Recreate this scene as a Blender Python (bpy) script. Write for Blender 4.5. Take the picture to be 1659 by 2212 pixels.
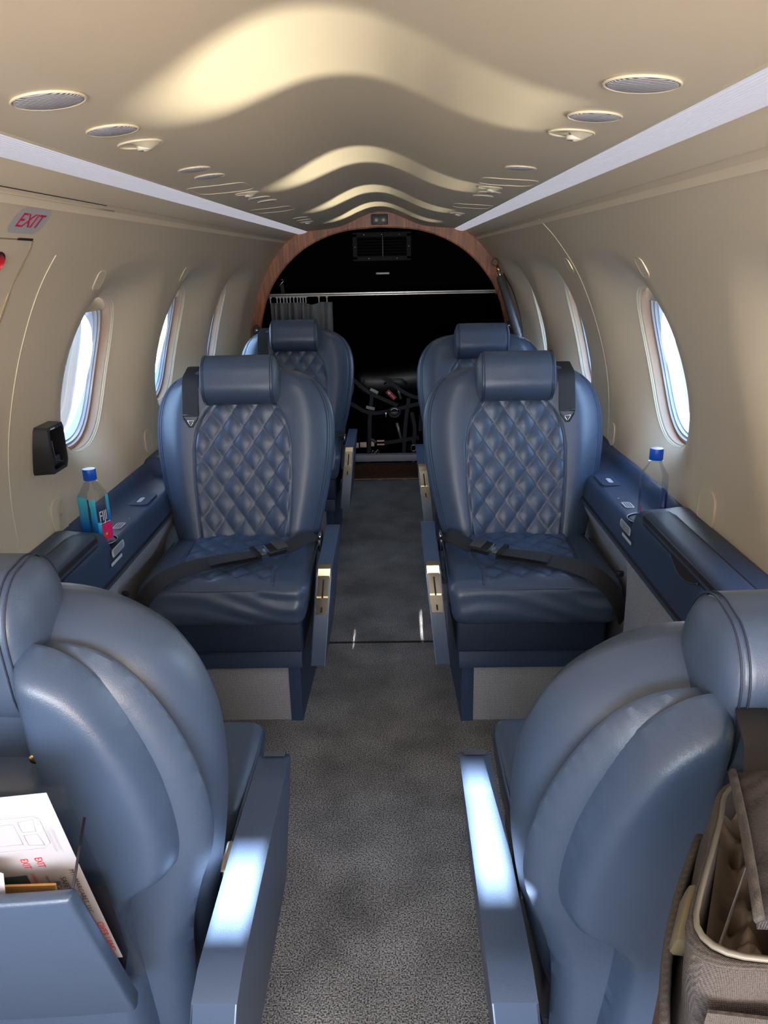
import bpy, bmesh, math, random
import numpy as np
from mathutils import Vector, Matrix, Euler
random.seed(7); np.random.seed(7)
for o in list(bpy.data.objects): bpy.data.objects.remove(o)
scn = bpy.context.scene; COL = scn.collection
PI = math.pi

# ------------------------------------------------------------------ camera
W, H, F = 1659, 2212, 1662.0
CAM = Vector((0.07, 0.0, 1.23))
cd = bpy.data.cameras.new('camera'); cam = bpy.data.objects.new('camera', cd); COL.objects.link(cam)
cd.sensor_fit = 'VERTICAL'; cd.sensor_height = 24.0; cd.lens = F * 24.0 / H
cd.clip_start = 0.02; cd.clip_end = 200
Rt = Vector((0.99971929, 0.01286057, -0.01989836)); Dn = Vector((-0.01489282, -0.31208325, -0.94993802)); Fw = Vector((-0.01842669, 0.94996771, -0.31180412))
m = Matrix.Identity(4)
for i in range(3):
    m[i][0] = Rt[i]; m[i][1] = -Dn[i]; m[i][2] = -Fw[i]; m[i][3] = CAM[i]
cam.matrix_world = m
scn.camera = cam

# ------------------------------------------------------------------ light
scn.view_settings.view_transform = 'Standard'; scn.view_settings.look = 'None'
scn.view_settings.gamma = 1.0; scn.view_settings.exposure = 0.35; scn.view_settings.use_curve_mapping = False
wd = bpy.data.worlds.new('sky'); scn.world = wd; wd.use_nodes = True
nt = wd.node_tree; nt.nodes.clear()
o_ = nt.nodes.new('ShaderNodeOutputWorld'); bg = nt.nodes.new('ShaderNodeBackground')
tc = nt.nodes.new('ShaderNodeTexCoord'); sp = nt.nodes.new('ShaderNodeSeparateXYZ'); cr = nt.nodes.new('ShaderNodeValToRGB')
mr = nt.nodes.new('ShaderNodeMapRange'); mr.inputs[1].default_value = -1; mr.inputs[2].default_value = 1
nt.links.new(tc.outputs['Generated'], sp.inputs[0]); nt.links.new(sp.outputs[2], mr.inputs[0]); nt.links.new(mr.outputs[0], cr.inputs[0])
nt.links.new(cr.outputs[0], bg.inputs[0]); nt.links.new(bg.outputs[0], o_.inputs[0])
e = cr.color_ramp.elements
e[0].position = 0.0; e[0].color = (0.42, 0.44, 0.46, 1)
e[1].position = 1.0; e[1].color = (0.9, 1.6, 3.0, 1)
for p, c in ((0.44, (0.42, 0.47, 0.55, 1)), (0.485, (0.50, 0.66, 0.90, 1)), (0.52, (0.70, 0.84, 1.0, 1)), (0.56, (2.2, 2.9, 3.6, 1)), (0.70, (1.6, 2.5, 3.8, 1))):
    q = e.new(p); q.color = c
bg.inputs[1].default_value = 1.9

def lamp(name, kind, loc, direction, energy, color, **kw):
    d = bpy.data.lights.new(name, kind); d.energy = energy; d.color = color
    for k, v in kw.items(): setattr(d, k, v)
    o = bpy.data.objects.new(name, d); COL.objects.link(o); o.location = loc
    o.rotation_euler = Vector(direction).to_track_quat('-Z', 'Y').to_euler()
    return o
# low sun shining along the aisle through slots added in the unseen front partition
lamp('sun', 'SUN', (0, -4, 3), (0.0, 1.0, -0.33), 230.0, (1.0, 0.97, 0.93), angle=math.radians(0.55))
# sunlight thrown back up by the low wing under the right hand windows
lamp('wing_reflected_sun', 'SUN', (3, 3, -3), (-0.73, -0.02, 0.42), 5.6, (1.0, 0.92, 0.74), angle=math.radians(3.5))
# daylight of the open entrance door and the cockpit windows ahead of the cabin
lamp('cockpit_daylight', 'AREA', (0.1, -1.15, 1.05), (0, 1, -0.06), 34.0, (0.93, 0.95, 1.0), shape='RECTANGLE', size=1.0, size_y=0.6)
lamp('door_daylight', 'AREA', (-0.60, -0.75, 0.95), (0.85, 1, 0.1), 14.0, (0.72, 0.86, 1.0), shape='RECTANGLE', size=0.6, size_y=1.0)
lamp('right_front_warm_fill', 'AREA', (0.62, -0.55, 0.95), (-0.5, 0.6, 0.55), 13.0, (1.0, 0.74, 0.56), shape='RECTANGLE', size=0.5, size_y=0.4)  # warm fill lamp added to tint the right side, no opening here

# ------------------------------------------------------------------ materials
def mat(name, col=(0.5, 0.5, 0.5), rough=0.5, metal=0.0, spec=0.5, noise=None, bump=None, coat=0.0, sheen=0.0, emis=None):
    """noise=(scale, amount, detail) brightness variation; bump=(scale, strength, distance)"""
    m = bpy.data.materials.new(name); m.use_nodes = True; nt = m.node_tree
    b = nt.nodes['Principled BSDF']
    b.inputs['Base Color'].default_value = (*col, 1); b.inputs['Roughness'].default_value = rough
    b.inputs['Metallic'].default_value = metal; b.inputs['Specular IOR Level'].default_value = spec
    b.inputs['Coat Weight'].default_value = coat; b.inputs['Sheen Weight'].default_value = sheen
    if emis: b.inputs['Emission Color'].default_value = (*emis[0], 1); b.inputs['Emission Strength'].default_value = emis[1]
    tc = nt.nodes.new('ShaderNodeTexCoord')
    if noise:
        n = nt.nodes.new('ShaderNodeTexNoise'); n.inputs['Scale'].default_value = noise[0]; n.inputs['Detail'].default_value = noise[2] if len(noise) > 2 else 3
        nt.links.new(tc.outputs['Object'], n.inputs['Vector'])
        r = nt.nodes.new('ShaderNodeMapRange'); r.inputs[1].default_value = 0.3; r.inputs[2].default_value = 0.7
        r.inputs[3].default_value = 1 - noise[1]; r.inputs[4].default_value = 1 + noise[1]
        nt.links.new(n.outputs['Fac'], r.inputs[0])
        v = nt.nodes.new('ShaderNodeVectorMath'); v.operation = 'SCALE'; v.inputs[0].default_value = col
        nt.links.new(r.outputs[0], v.inputs['Scale']); nt.links.new(v.outputs[0], b.inputs['Base Color'])
    if bump:
        n = nt.nodes.new('ShaderNodeTexNoise'); n.inputs['Scale'].default_value = bump[0]; n.inputs['Detail'].default_value = 4
        nt.links.new(tc.outputs['Object'], n.inputs['Vector'])
        bp = nt.nodes.new('ShaderNodeBump'); bp.inputs['Strength'].default_value = bump[1]; bp.inputs['Distance'].default_value = bump[2]
        nt.links.new(n.outputs['Fac'], bp.inputs['Height']); nt.links.new(bp.outputs[0], b.inputs['Normal'])
    return m

def node(nt, t, **kw):
    n = nt.nodes.new(t)
    for k, v in kw.items(): setattr(n, k, v)
    return n
def mth(nt, op, a, b=None, c=None):
    n = nt.nodes.new('ShaderNodeMath'); n.operation = op
    for i, x in enumerate((a, b, c)):
        if x is None: continue
        if isinstance(x, (int, float)): n.inputs[i].default_value = x
        else: nt.links.new(x, n.inputs[i])
    return n.outputs[0]

NAVY = (0.046, 0.071, 0.124)
def leather(name, col=NAVY, rough=0.42, wr=0.0035):
    m = bpy.data.materials.new(name); m.use_nodes = True; nt = m.node_tree; b = nt.nodes['Principled BSDF']
    b.inputs['Roughness'].default_value = rough; b.inputs['Base Color'].default_value = (*col, 1); b.inputs['Specular IOR Level'].default_value = 0.6
    tc = node(nt, 'ShaderNodeTexCoord')
    n1 = node(nt, 'ShaderNodeTexNoise'); n1.inputs['Scale'].default_value = 13; n1.inputs['Detail'].default_value = 3; n1.inputs['Distortion'].default_value = 0.6
    vo = node(nt, 'ShaderNodeTexVoronoi'); vo.inputs['Scale'].default_value = 700
    nt.links.new(tc.outputs['Object'], n1.inputs['Vector']); nt.links.new(tc.outputs['Object'], vo.inputs['Vector'])
    b1 = node(nt, 'ShaderNodeBump'); b1.inputs['Strength'].default_value = 0.5; b1.inputs['Distance'].default_value = wr
    b2 = node(nt, 'ShaderNodeBump'); b2.inputs['Strength'].default_value = 0.25; b2.inputs['Distance'].default_value = 0.0004
    nt.links.new(n1.outputs['Fac'], b1.inputs['Height']); nt.links.new(vo.outputs['Distance'], b2.inputs['Height'])
    nt.links.new(b1.outputs[0], b2.inputs['Normal']); nt.links.new(b2.outputs[0], b.inputs['Normal'])
    return m
def quilt_mat(name, dw, dh, col=NAVY):
    m = leather(name, col, 0.40, 0.002); nt = m.node_tree; b = nt.nodes['Principled BSDF']
    uv = node(nt, 'ShaderNodeUVMap'); s = node(nt, 'ShaderNodeSeparateXYZ'); nt.links.new(uv.outputs[0], s.inputs[0])
    at = node(nt, 'ShaderNodeAttribute', attribute_name='quilt')
    a = mth(nt, 'DIVIDE', s.outputs[0], dw); c = mth(nt, 'DIVIDE', s.outputs[1], dh)
    def line(x, y):
        f = mth(nt, 'SUBTRACT', mth(nt, 'FRACT', mth(nt, 'ADD', x, 100.5)), 0.5)
        w = mth(nt, 'LESS_THAN', mth(nt, 'ABSOLUTE', f), 0.021)
        d = mth(nt, 'LESS_THAN', mth(nt, 'FRACT', mth(nt, 'MULTIPLY', y, 9.0)), 0.72)
        return mth(nt, 'MULTIPLY', w, d)
    A = mth(nt, 'ADD', a, c); B = mth(nt, 'SUBTRACT', a, c)
    l = mth(nt, 'MULTIPLY', mth(nt, 'MAXIMUM', line(A, B), line(B, A)), at.outputs['Fac'])
    mx = node(nt, 'ShaderNodeMix', data_type='RGBA'); mx.inputs[6].default_value = (*col, 1); mx.inputs[7].default_value = (0.008, 0.013, 0.03, 1)
    nt.links.new(l, mx.inputs[0]); nt.links.new(mx.outputs[2], b.inputs['Base Color'])
    return m
M = {}
M['leather'] = leather('navy_leather')
M['shell'] = leather('navy_leather_shell', (0.047, 0.076, 0.138), 0.36, 0.0008)
M['quilt_back'] = quilt_mat('navy_quilted_back', 0.061, 0.090)
M['quilt_seat'] = quilt_mat('navy_quilted_seat', 0.068, 0.075)
M['thread'] = mat('navy_thread', (0.012, 0.02, 0.045), 0.6)
M['thread_pale'] = mat('pale_blue_thread', (0.25, 0.34, 0.48), 0.6)
M['plastic_navy'] = mat('navy_plastic', (0.026, 0.050, 0.105), 0.48, bump=(900, 0.15, 0.0004))
M['lid_navy'] = mat('navy_lid', (0.030, 0.052, 0.100), 0.62, bump=(900, 0.15, 0.0004))
M['skirt'] = mat('navy_skirt', (0.018, 0.030, 0.062), 0.5, bump=(600, 0.15, 0.0004))
M['cream'] = mat('cream_panel', (0.65, 0.55, 0.40), 0.42, bump=(420, 0.10, 0.0006))
M['cream_dark'] = mat('cream_panel_groove', (0.22, 0.17, 0.10), 0.6)
M['cream_light'] = mat('cream_fitting', (0.66, 0.58, 0.42), 0.4)
M['gap'] = mat('dark_gap', (0.01, 0.008, 0.015), 0.8)
M['grille'] = mat('lavender_grille', (0.42, 0.41, 0.44), 0.5)
M['white'] = mat('white_plastic', (0.75, 0.76, 0.78), 0.35)
M['placard'] = mat('placard_white', (0.55, 0.58, 0.62), 0.5)
M['placard_ink'] = mat('placard_ink', (0.06, 0.08, 0.12), 0.6)
M['chrome'] = mat('polished_brass_nickel', (0.80, 0.70, 0.52), 0.16, 1.0)
M['steel'] = mat('steel', (0.6, 0.6, 0.6), 0.25, 1.0)
M['brass'] = mat('brass', (0.7, 0.5, 0.25), 0.25, 1.0)
M['black'] = mat('black_plastic', (0.012, 0.012, 0.014), 0.38)
M['blackmatte'] = mat('black_lining', (0.003, 0.003, 0.0034), 0.95, spec=0.0, noise=(60, 0.3))
M['web'] = mat('black_webbing', (0.014, 0.014, 0.018), 0.7, bump=(500, 0.4, 0.0008))
M['rod'] = mat('brushed_rod', (0.55, 0.53, 0.5), 0.35, 0.8)
M['red'] = mat('red_paint', (0.45, 0.01, 0.02), 0.4)
M['red_ink'] = mat('red_ink', (0.55, 0.01, 0.08), 0.5)
M['rubber'] = mat('grey_rubber_sleeve', (0.05, 0.05, 0.055), 0.45)
M['tan_shade'] = mat('tan_window_track', (0.45, 0.30, 0.20), 0.45)
M['pane_frame'] = mat('pale_blue_pane_frame', (0.62, 0.72, 0.85), 0.3)
M['wax'] = M['white']

def carpet_mat():
    m = bpy.data.materials.new('charcoal_carpet'); m.use_nodes = True; nt = m.node_tree; b = nt.nodes['Principled BSDF']
    b.inputs['Roughness'].default_value = 0.95; b.inputs['Specular IOR Level'].default_value = 0.15; b.inputs['Sheen Weight'].default_value = 0.15
    tc = node(nt, 'ShaderNodeTexCoord')
    n1 = node(nt, 'ShaderNodeTexNoise'); n1.inputs['Scale'].default_value = 330; n1.inputs['Detail'].default_value = 2
    n2 = node(nt, 'ShaderNodeTexNoise'); n2.inputs['Scale'].default_value = 7; n2.inputs['Detail'].default_value = 4
    for n in (n1, n2): nt.links.new(tc.outputs['Object'], n.inputs['Vector'])
    cr = node(nt, 'ShaderNodeValToRGB'); e = cr.color_ramp.elements
    e[0].position = 0.36; e[0].color = (0.024, 0.025, 0.028, 1); e[1].position = 0.66; e[1].color = (0.38, 0.38, 0.39, 1)
    nt.links.new(n1.outputs['Fac'], cr.inputs[0])
    r = node(nt, 'ShaderNodeMapRange'); r.inputs[1].default_value = 0.3; r.inputs[2].default_value = 0.7; r.inputs[3].default_value = 0.62; r.inputs[4].default_value = 1.3
    nt.links.new(n2.outputs['Fac'], r.inputs[0])
    v = node(nt, 'ShaderNodeVectorMath', operation='SCALE'); nt.links.new(cr.outputs[0], v.inputs[0]); nt.links.new(r.outputs[0], v.inputs['Scale'])
    nt.links.new(v.outputs[0], b.inputs['Base Color'])
    bp = node(nt, 'ShaderNodeBump'); bp.inputs['Strength'].default_value = 0.8; bp.inputs['Distance'].default_value = 0.003
    nt.links.new(n1.outputs['Fac'], bp.inputs['Height']); nt.links.new(bp.outputs[0], b.inputs['Normal'])
    return m
M['carpet'] = carpet_mat()
M['carpet_brown'] = mat('brown_carpet', (0.05, 0.028, 0.018), 0.95, spec=0.1, noise=(300, 0.5))

def tweed(name, c1, c2, sc):
    m = bpy.data.materials.new(name); m.use_nodes = True; nt = m.node_tree; b = nt.nodes['Principled BSDF']
    b.inputs['Roughness'].default_value = 0.9; b.inputs['Specular IOR Level'].default_value = 0.15
    tc = node(nt, 'ShaderNodeTexCoord'); sx = node(nt, 'ShaderNodeSeparateXYZ'); nt.links.new(tc.outputs['Object'], sx.inputs[0])
    h = mth(nt, 'ADD', sx.outputs[0], sx.outputs[1])
    def st(x): return mth(nt, 'SINE', mth(nt, 'MULTIPLY', x, sc))
    w = mth(nt, 'MULTIPLY', st(mth(nt, 'ADD', h, sx.outputs[2])), st(mth(nt, 'SUBTRACT', h, sx.outputs[2])))
    n = node(nt, 'ShaderNodeTexNoise'); n.inputs['Scale'].default_value = sc * 0.35; nt.links.new(tc.outputs['Object'], n.inputs['Vector'])
    f = mth(nt, 'ADD', mth(nt, 'MULTIPLY', w, 0.35), n.outputs['Fac'])
    mx = node(nt, 'ShaderNodeMix', data_type='RGBA'); mx.inputs[6].default_value = (*c1, 1); mx.inputs[7].default_value = (*c2, 1)
    nt.links.new(f, mx.inputs[0]); nt.links.new(mx.outputs[2], b.inputs['Base Color'])
    bp = node(nt, 'ShaderNodeBump'); bp.inputs['Strength'].default_value = 0.5; bp.inputs['Distance'].default_value = 0.0015
    nt.links.new(f, bp.inputs['Height']); nt.links.new(bp.outputs[0], b.inputs['Normal'])
    return m
M['tweed'] = tweed('grey_tweed', (0.11, 0.115, 0.135), (0.52, 0.53, 0.56), 1000)
M['curtain'] = tweed('grey_curtain_cloth', (0.09, 0.095, 0.10), (0.32, 0.33, 0.34), 1500)
M['bag'] = tweed('grey_brown_bag_cloth', (0.028, 0.026, 0.029), (0.105, 0.095, 0.098), 2400)
M['bag_trim'] = tweed('bag_binding', (0.034, 0.031, 0.031), (0.115, 0.102, 0.098), 3000)

def wood_mat():
    m = bpy.data.materials.new('cherry_wood'); m.use_nodes = True; nt = m.node_tree; b = nt.nodes['Principled BSDF']
    b.inputs['Roughness'].default_value = 0.42; b.inputs['Coat Weight'].default_value = 0.1
    tc = node(nt, 'ShaderNodeTexCoord'); mp = node(nt, 'ShaderNodeMapping'); mp.inputs['Scale'].default_value = (38, 12, 3.5)
    n = node(nt, 'ShaderNodeTexNoise'); n.inputs['Scale'].default_value = 1.6; n.inputs['Detail'].default_value = 8; n.inputs['Distortion'].default_value = 1.2
    nt.links.new(tc.outputs['Object'], mp.inputs[0]); nt.links.new(mp.outputs[0], n.inputs['Vector'])
    cr = node(nt, 'ShaderNodeValToRGB'); e = cr.color_ramp.elements
    e[0].position = 0.3; e[0].color = (0.15, 0.036, 0.008, 1); e[1].position = 0.7; e[1].color = (0.46, 0.145, 0.035, 1)
    nt.links.new(n.outputs['Fac'], cr.inputs[0]); nt.links.new(cr.outputs[0], b.inputs['Base Color'])
    return m
M['wood'] = wood_mat()

def strip_mat():
    m = mat('ribbed_light_diffuser', (0.52, 0.52, 0.60), 0.45, emis=((0.90, 0.88, 1.0), 0.32)); nt = m.node_tree; b = nt.nodes['Principled BSDF']
    uv = node(nt, 'ShaderNodeUVMap'); s = node(nt, 'ShaderNodeSeparateXYZ'); nt.links.new(uv.outputs[0], s.inputs[0])
    w = mth(nt, 'SINE', mth(nt, 'MULTIPLY', s.outputs[0], 2 * PI * 22))
    bp = node(nt, 'ShaderNodeBump'); bp.inputs['Strength'].default_value = 0.6; bp.inputs['Distance'].default_value = 0.0012
    nt.links.new(w, bp.inputs['Height']); nt.links.new(bp.outputs[0], b.inputs['Normal'])
    return m
M['strip'] = strip_mat()

def clear_mat(name, tint, refl=0.1, rough=0.02):
    m = bpy.data.materials.new(name); m.use_nodes = True; nt = m.node_tree; nt.nodes.clear()
    o = node(nt, 'ShaderNodeOutputMaterial'); t = node(nt, 'ShaderNodeBsdfTransparent'); g = node(nt, 'ShaderNodeBsdfGlossy'); mx = node(nt, 'ShaderNodeMixShader')
    fr = node(nt, 'ShaderNodeFresnel'); fr.inputs[0].default_value = 1.38
    t.inputs[0].default_value = (*tint, 1); g.inputs['Roughness'].default_value = rough
    f = mth(nt, 'MULTIPLY', fr.outputs[0], refl)
    nt.links.new(f, mx.inputs[0]); nt.links.new(t.outputs[0], mx.inputs[1]); nt.links.new(g.outputs[0], mx.inputs[2]); nt.links.new(mx.outputs[0], o.inputs[0])
    return m
M['glass'] = clear_mat('window_glass', (0.93, 0.97, 1.0), 0.6)
M['pet'] = clear_mat('clear_bottle_plastic', (0.965, 0.975, 0.985), 0.35, 0.06)
M['lamin'] = clear_mat('clear_laminate', (0.8, 0.82, 0.86), 1.5, 0.1)
M['water'] = clear_mat('water', (0.96, 0.975, 0.99), 0.25, 0.02)
M['cap_blue'] = mat('blue_cap', (0.005, 0.09, 0.62), 0.35)
def label_mat():
    m = mat('aqua_blue_label', (0, 0.4, 0.8), 0.25); nt = m.node_tree; b = nt.nodes['Principled BSDF']
    uv = node(nt, 'ShaderNodeUVMap'); s = node(nt, 'ShaderNodeSeparateXYZ'); nt.links.new(uv.outputs[0], s.inputs[0])
    cr = node(nt, 'ShaderNodeValToRGB'); e = cr.color_ramp.elements
    e[0].position = 0.0; e[0].color = (0.01, 0.04, 0.42, 1); e[1].position = 1.0; e[1].color = (0.06, 0.62, 0.80, 1)
    q = e.new(0.35); q.color = (0.01, 0.16, 0.62, 1)
    nt.links.new(s.outputs[1], cr.inputs[0]); nt.links.new(cr.outputs[0], b.inputs['Base Color'])
    return m
M['label'] = label_mat()
M['pink'] = mat('hot_pink_print', (0.80, 0.01, 0.16), 0.4)
M['navy_print'] = mat('navy_print', (0.01, 0.03, 0.22), 0.4)
M['paper'] = mat('paper_white', (0.40, 0.40, 0.45), 0.4)
M['ink'] = mat('black_ink', (0.02, 0.02, 0.03), 0.5)
M['grey_ink'] = mat('grey_ink', (0.45, 0.45, 0.52), 0.5)
M['red_print'] = mat('red_print', (0.75, 0.03, 0.04), 0.5)
M['green_print'] = mat('green_print', (0.10, 0.24, 0.12), 0.5)
M['kraft'] = mat('kraft_paper', (0.62, 0.33, 0.10), 0.6, noise=(30, 0.25))
M['crumple'] = mat('crumpled_beige_lining', (0.20, 0.155, 0.12), 0.38, noise=(14, 0.2))

# ------------------------------------------------------------------ mesh helpers
def tag(o, label=None, cat=None, group=None, kind=None):
    if label: o['label'] = label
    if cat: o['category'] = cat
    if group: o['group'] = group
    if kind: o['kind'] = kind
    return o
def empty(name, label=None, cat=None, loc=(0, 0, 0), rot=(0, 0, 0), group=None):
    o = bpy.data.objects.new(name, None); COL.objects.link(o); o.empty_display_size = 0.05
    o.location = loc; o.rotation_euler = rot
    return tag(o, label, cat, group)
def link(name, me, m, parent=None, smooth=True):
    o = bpy.data.objects.new(name, me); COL.objects.link(o)
    if m is not None and not me.materials: me.materials.append(m)
    if smooth: me.shade_smooth()
    if parent is not None: o.parent = parent
    return o
def mesh(name, V, Fc, m, parent=None, smooth=True, uv=None, attr=None):
    me = bpy.data.meshes.new(name); me.from_pydata([tuple(map(float, v)) for v in V], [], [tuple(map(int, f)) for f in Fc]); me.update()
    if uv is not None:
        l = me.uv_layers.new(name='UVMap'); vi = np.empty(len(me.loops), dtype=np.int32); me.loops.foreach_get('vertex_index', vi)
        l.data.foreach_set('uv', np.asarray(uv, dtype=np.float32)[vi].ravel())
    if attr is not None:
        a = me.attributes.new('quilt', 'FLOAT', 'POINT'); a.data.foreach_set('value', np.asarray(attr, dtype=np.float32))
    return link(name, me, m, parent, smooth)
def autosmooth(o, deg=35):
    me = o.data
    me.shade_smooth()
    bm = bmesh.new(); bm.from_mesh(me)
    for ed in bm.edges:
        if len(ed.link_faces) == 2 and ed.calc_face_angle(0) > math.radians(deg): ed.smooth = False
    bm.to_mesh(me); bm.free()
def bmo(name, bm, m, parent=None, bevel=0.0, seg=2, smooth=True, deg=35):
    if bevel > 0:
        es = [e for e in bm.edges if len(e.link_faces) == 2 and e.calc_face_angle(0) > math.radians(30)]
        bmesh.ops.bevel(bm, geom=es, offset=bevel, segments=seg, profile=0.5, affect='EDGES', clamp_overlap=True)
    bmesh.ops.recalc_face_normals(bm, faces=bm.faces[:])
    me = bpy.data.meshes.new(name); bm.to_mesh(me); bm.free()
    o = link(name, me, m, parent, smooth)
    if smooth: autosmooth(o, deg)
    return o
def addbox(bm, c, s, R=None):
    r = bmesh.ops.create_cube(bm, size=1.0)
    for v in r['verts']:
        p = Vector((v.co.x * s[0], v.co.y * s[1], v.co.z * s[2]))
        if R is not None: p = R @ p
        v.co = p + Vector(c)
    return r['verts']
def box(name, c, s, m, parent=None, bevel=0.003, seg=2, R=None):
    bm = bmesh.new(); addbox(bm, c, s, R); return bmo(name, bm, m, parent, bevel, seg)
def prism(name, pts, axis, a, b, m, parent=None, bevel=0.0, seg=2, shear=None, deg=35):
    """extrude the polygon pts along axis from a to b. axis 'x': pts=(y,z); 'y': pts=(x,z); 'z': pts=(x,y)"""
    bm = bmesh.new()
    def P(p, t):
        if axis == 'x': q = (t, p[0], p[1])
        elif axis == 'y': q = (p[0], t, p[1])
        else: q = (p[0], p[1], t)
        return shear(q) if shear else q
    A = [bm.verts.new(P(p, a)) for p in pts]; B = [bm.verts.new(P(p, b)) for p in pts]
    n = len(pts); bm.faces.new(A); bm.faces.new(B[::-1])
    for i in range(n): bm.faces.new((A[i], B[i], B[(i + 1) % n], A[(i + 1) % n]))
    return bmo(name, bm, m, parent, bevel, seg, deg=deg)
def catmull(P, n):
    P = np.asarray(P, float)
    if len(P) < 3:
        t = np.linspace(0, 1, n)[:, None]; return P[0] * (1 - t) + P[-1] * t
    Q = np.vstack([2 * P[0] - P[1], P, 2 * P[-1] - P[-2]])
    seg = np.linalg.norm(np.diff(P, axis=0), axis=1); T = np.concatenate([[0], np.cumsum(seg)]); T /= T[-1]
    out = []
    for t in np.linspace(0, 1, n):
        i = min(max(np.searchsorted(T, t, side='right') - 1, 0), len(P) - 2); u = (t - T[i]) / max(T[i + 1] - T[i], 1e-9)
        p0, p1, p2, p3 = Q[i], Q[i + 1], Q[i + 2], Q[i + 3]
        out.append(0.5 * ((2 * p1) + (-p0 + p2) * u + (2 * p0 - 5 * p1 + 4 * p2 - p3) * u * u + (-p0 + 3 * p1 - 3 * p2 + p3) * u ** 3))
    return np.array(out)
def tube(name, pts, r, m, parent=None, n=8, closed=False):
    P = [Vector(p) for p in pts]; k = len(P); V = []; Fc = []
    rr = r if hasattr(r, '__len__') else [r] * k
    up = Vector((0, 0, 1)); prev = None
    for i, p in enumerate(P):
        a = P[i - 1] if i or closed else P[i]; b = P[(i + 1) % k] if (i < k - 1 or closed) else P[i]
        t = (b - a).normalized()
        if prev is None:
            nrm = t.cross(up)
            if nrm.length < 1e-3: nrm = t.cross(Vector((1, 0, 0)))
        else: nrm = prev - t * prev.dot(t)
        nrm.normalize(); prev = nrm; bn = t.cross(nrm)
        for j in range(n):
            an = 2 * PI * j / n; V.append(p + (nrm * math.cos(an) + bn * math.sin(an)) * rr[i])
    for i in range(k if closed else k - 1):
        for j in range(n):
            a = i * n + j; b = i * n + (j + 1) % n; c = ((i + 1) % k) * n + (j + 1) % n; d = ((i + 1) % k) * n + j
            Fc.append((a, b, c, d))
    if not closed: Fc.append(tuple(range(n))[::-1]); Fc.append(tuple(range((k - 1) * n, k * n)))
    return mesh(name, V, Fc, m, parent)
def ribbon(name, pts, width, side, m, parent=None, thick=0.0016):
    """webbing: pts centre line, side = list or single vector across the band"""
    V = []; Fc = []; k = len(pts)
    for i, p in enumerate(pts):
        p = Vector(p); a = Vector(pts[max(i - 1, 0)]); b = Vector(pts[min(i + 1, k - 1)]); t = (b - a).normalized()
        s = Vector(side[i] if isinstance(side, list) else side); s = (s - t * s.dot(t)).normalized(); n = s.cross(t).normalized()
        for ds, dn in ((-1, -1), (1, -1), (1, 1), (-1, 1)):
            V.append(p + s * ds * width / 2 + n * dn * thick / 2)
    for i in range(k - 1):
        for j in range(4):
            a = i * 4 + j; b = i * 4 + (j + 1) % 4; Fc.append((a, b, b + 4, a + 4))
    Fc.append((0, 1, 2, 3)); Fc.append(((k - 1) * 4 + 3, (k - 1) * 4 + 2, (k - 1) * 4 + 1, (k - 1) * 4))
    o = mesh(name, V, Fc, m, parent); autosmooth(o, 40); return o
def lathe(name, prof, m, parent=None, n=32, sq=None, center=(0, 0, 0), uvh=None):
    """prof: (r,z) list; sq: superellipse exponent for squared bottles"""
    V = []; Fc = []; UV = []
    for r, z in prof:
        for j in range(n):
            a = 2 * PI * j / n; c, s = math.cos(a), math.sin(a)
            k = 1.0 if not sq else 1.0 / (abs(c) ** sq + abs(s) ** sq) ** (1.0 / sq)
            V.append((center[0] + r * k * c, center[1] + r * k * s, center[2] + z)); UV.append((j / n, (z - uvh[0]) / (uvh[1] - uvh[0]) if uvh else z))
    for i in range(len(prof) - 1):
        for j in range(n):
            a = i * n + j; b = i * n + (j + 1) % n; Fc.append((a, b, b + n, a + n))
    o = mesh(name, V, Fc, m, parent, uv=UV); autosmooth(o, 40); return o
def rbox(name, size, r, res, fn, m, parent=None, uvfn=None, attrfn=None):
    """dense rounded box; fn maps an (N,3) array to final positions"""
    hs = np.array(size) / 2.0; r = min(r, hs.min() * 0.999)
    idx = {}; V = []; Fc = []
    n = [max(2, int(round(s / res))) for s in size]
    def vid(i, j, k):
        key = (i, j, k)
        if key not in idx:
            idx[key] = len(V); V.append((-hs[0] + size[0] * i / n[0], -hs[1] + size[1] * j / n[1], -hs[2] + size[2] * k / n[2]))
        return idx[key]
    for a in range(3):
        b, c = (a + 1) % 3, (a + 2) % 3
        for side in (0, n[a]):
            for i in range(n[b]):
                for j in range(n[c]):
                    q = []
                    for di, dj in ((0, 0), (1, 0), (1, 1), (0, 1)):
                        t = [0, 0, 0]; t[a] = side; t[b] = i + di; t[c] = j + dj; q.append(vid(*t))
                    Fc.append(q if side else q[::-1])
    P = np.array(V); inner = np.clip(P, -(hs - r), hs - r); d = P - inner
    L = np.linalg.norm(d, axis=1, keepdims=True); P2 = np.where(L > 1e-9, inner + d / np.maximum(L, 1e-9) * r, P)
    nrm = np.where(L > 1e-9, d / np.maximum(L, 1e-9), 0)
    Q = fn(P2.copy(), nrm) if fn else P2
    return mesh(name, Q, Fc, m, parent, uv=uvfn(P2) if uvfn else None, attr=attrfn(P2, nrm) if attrfn else None)
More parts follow.
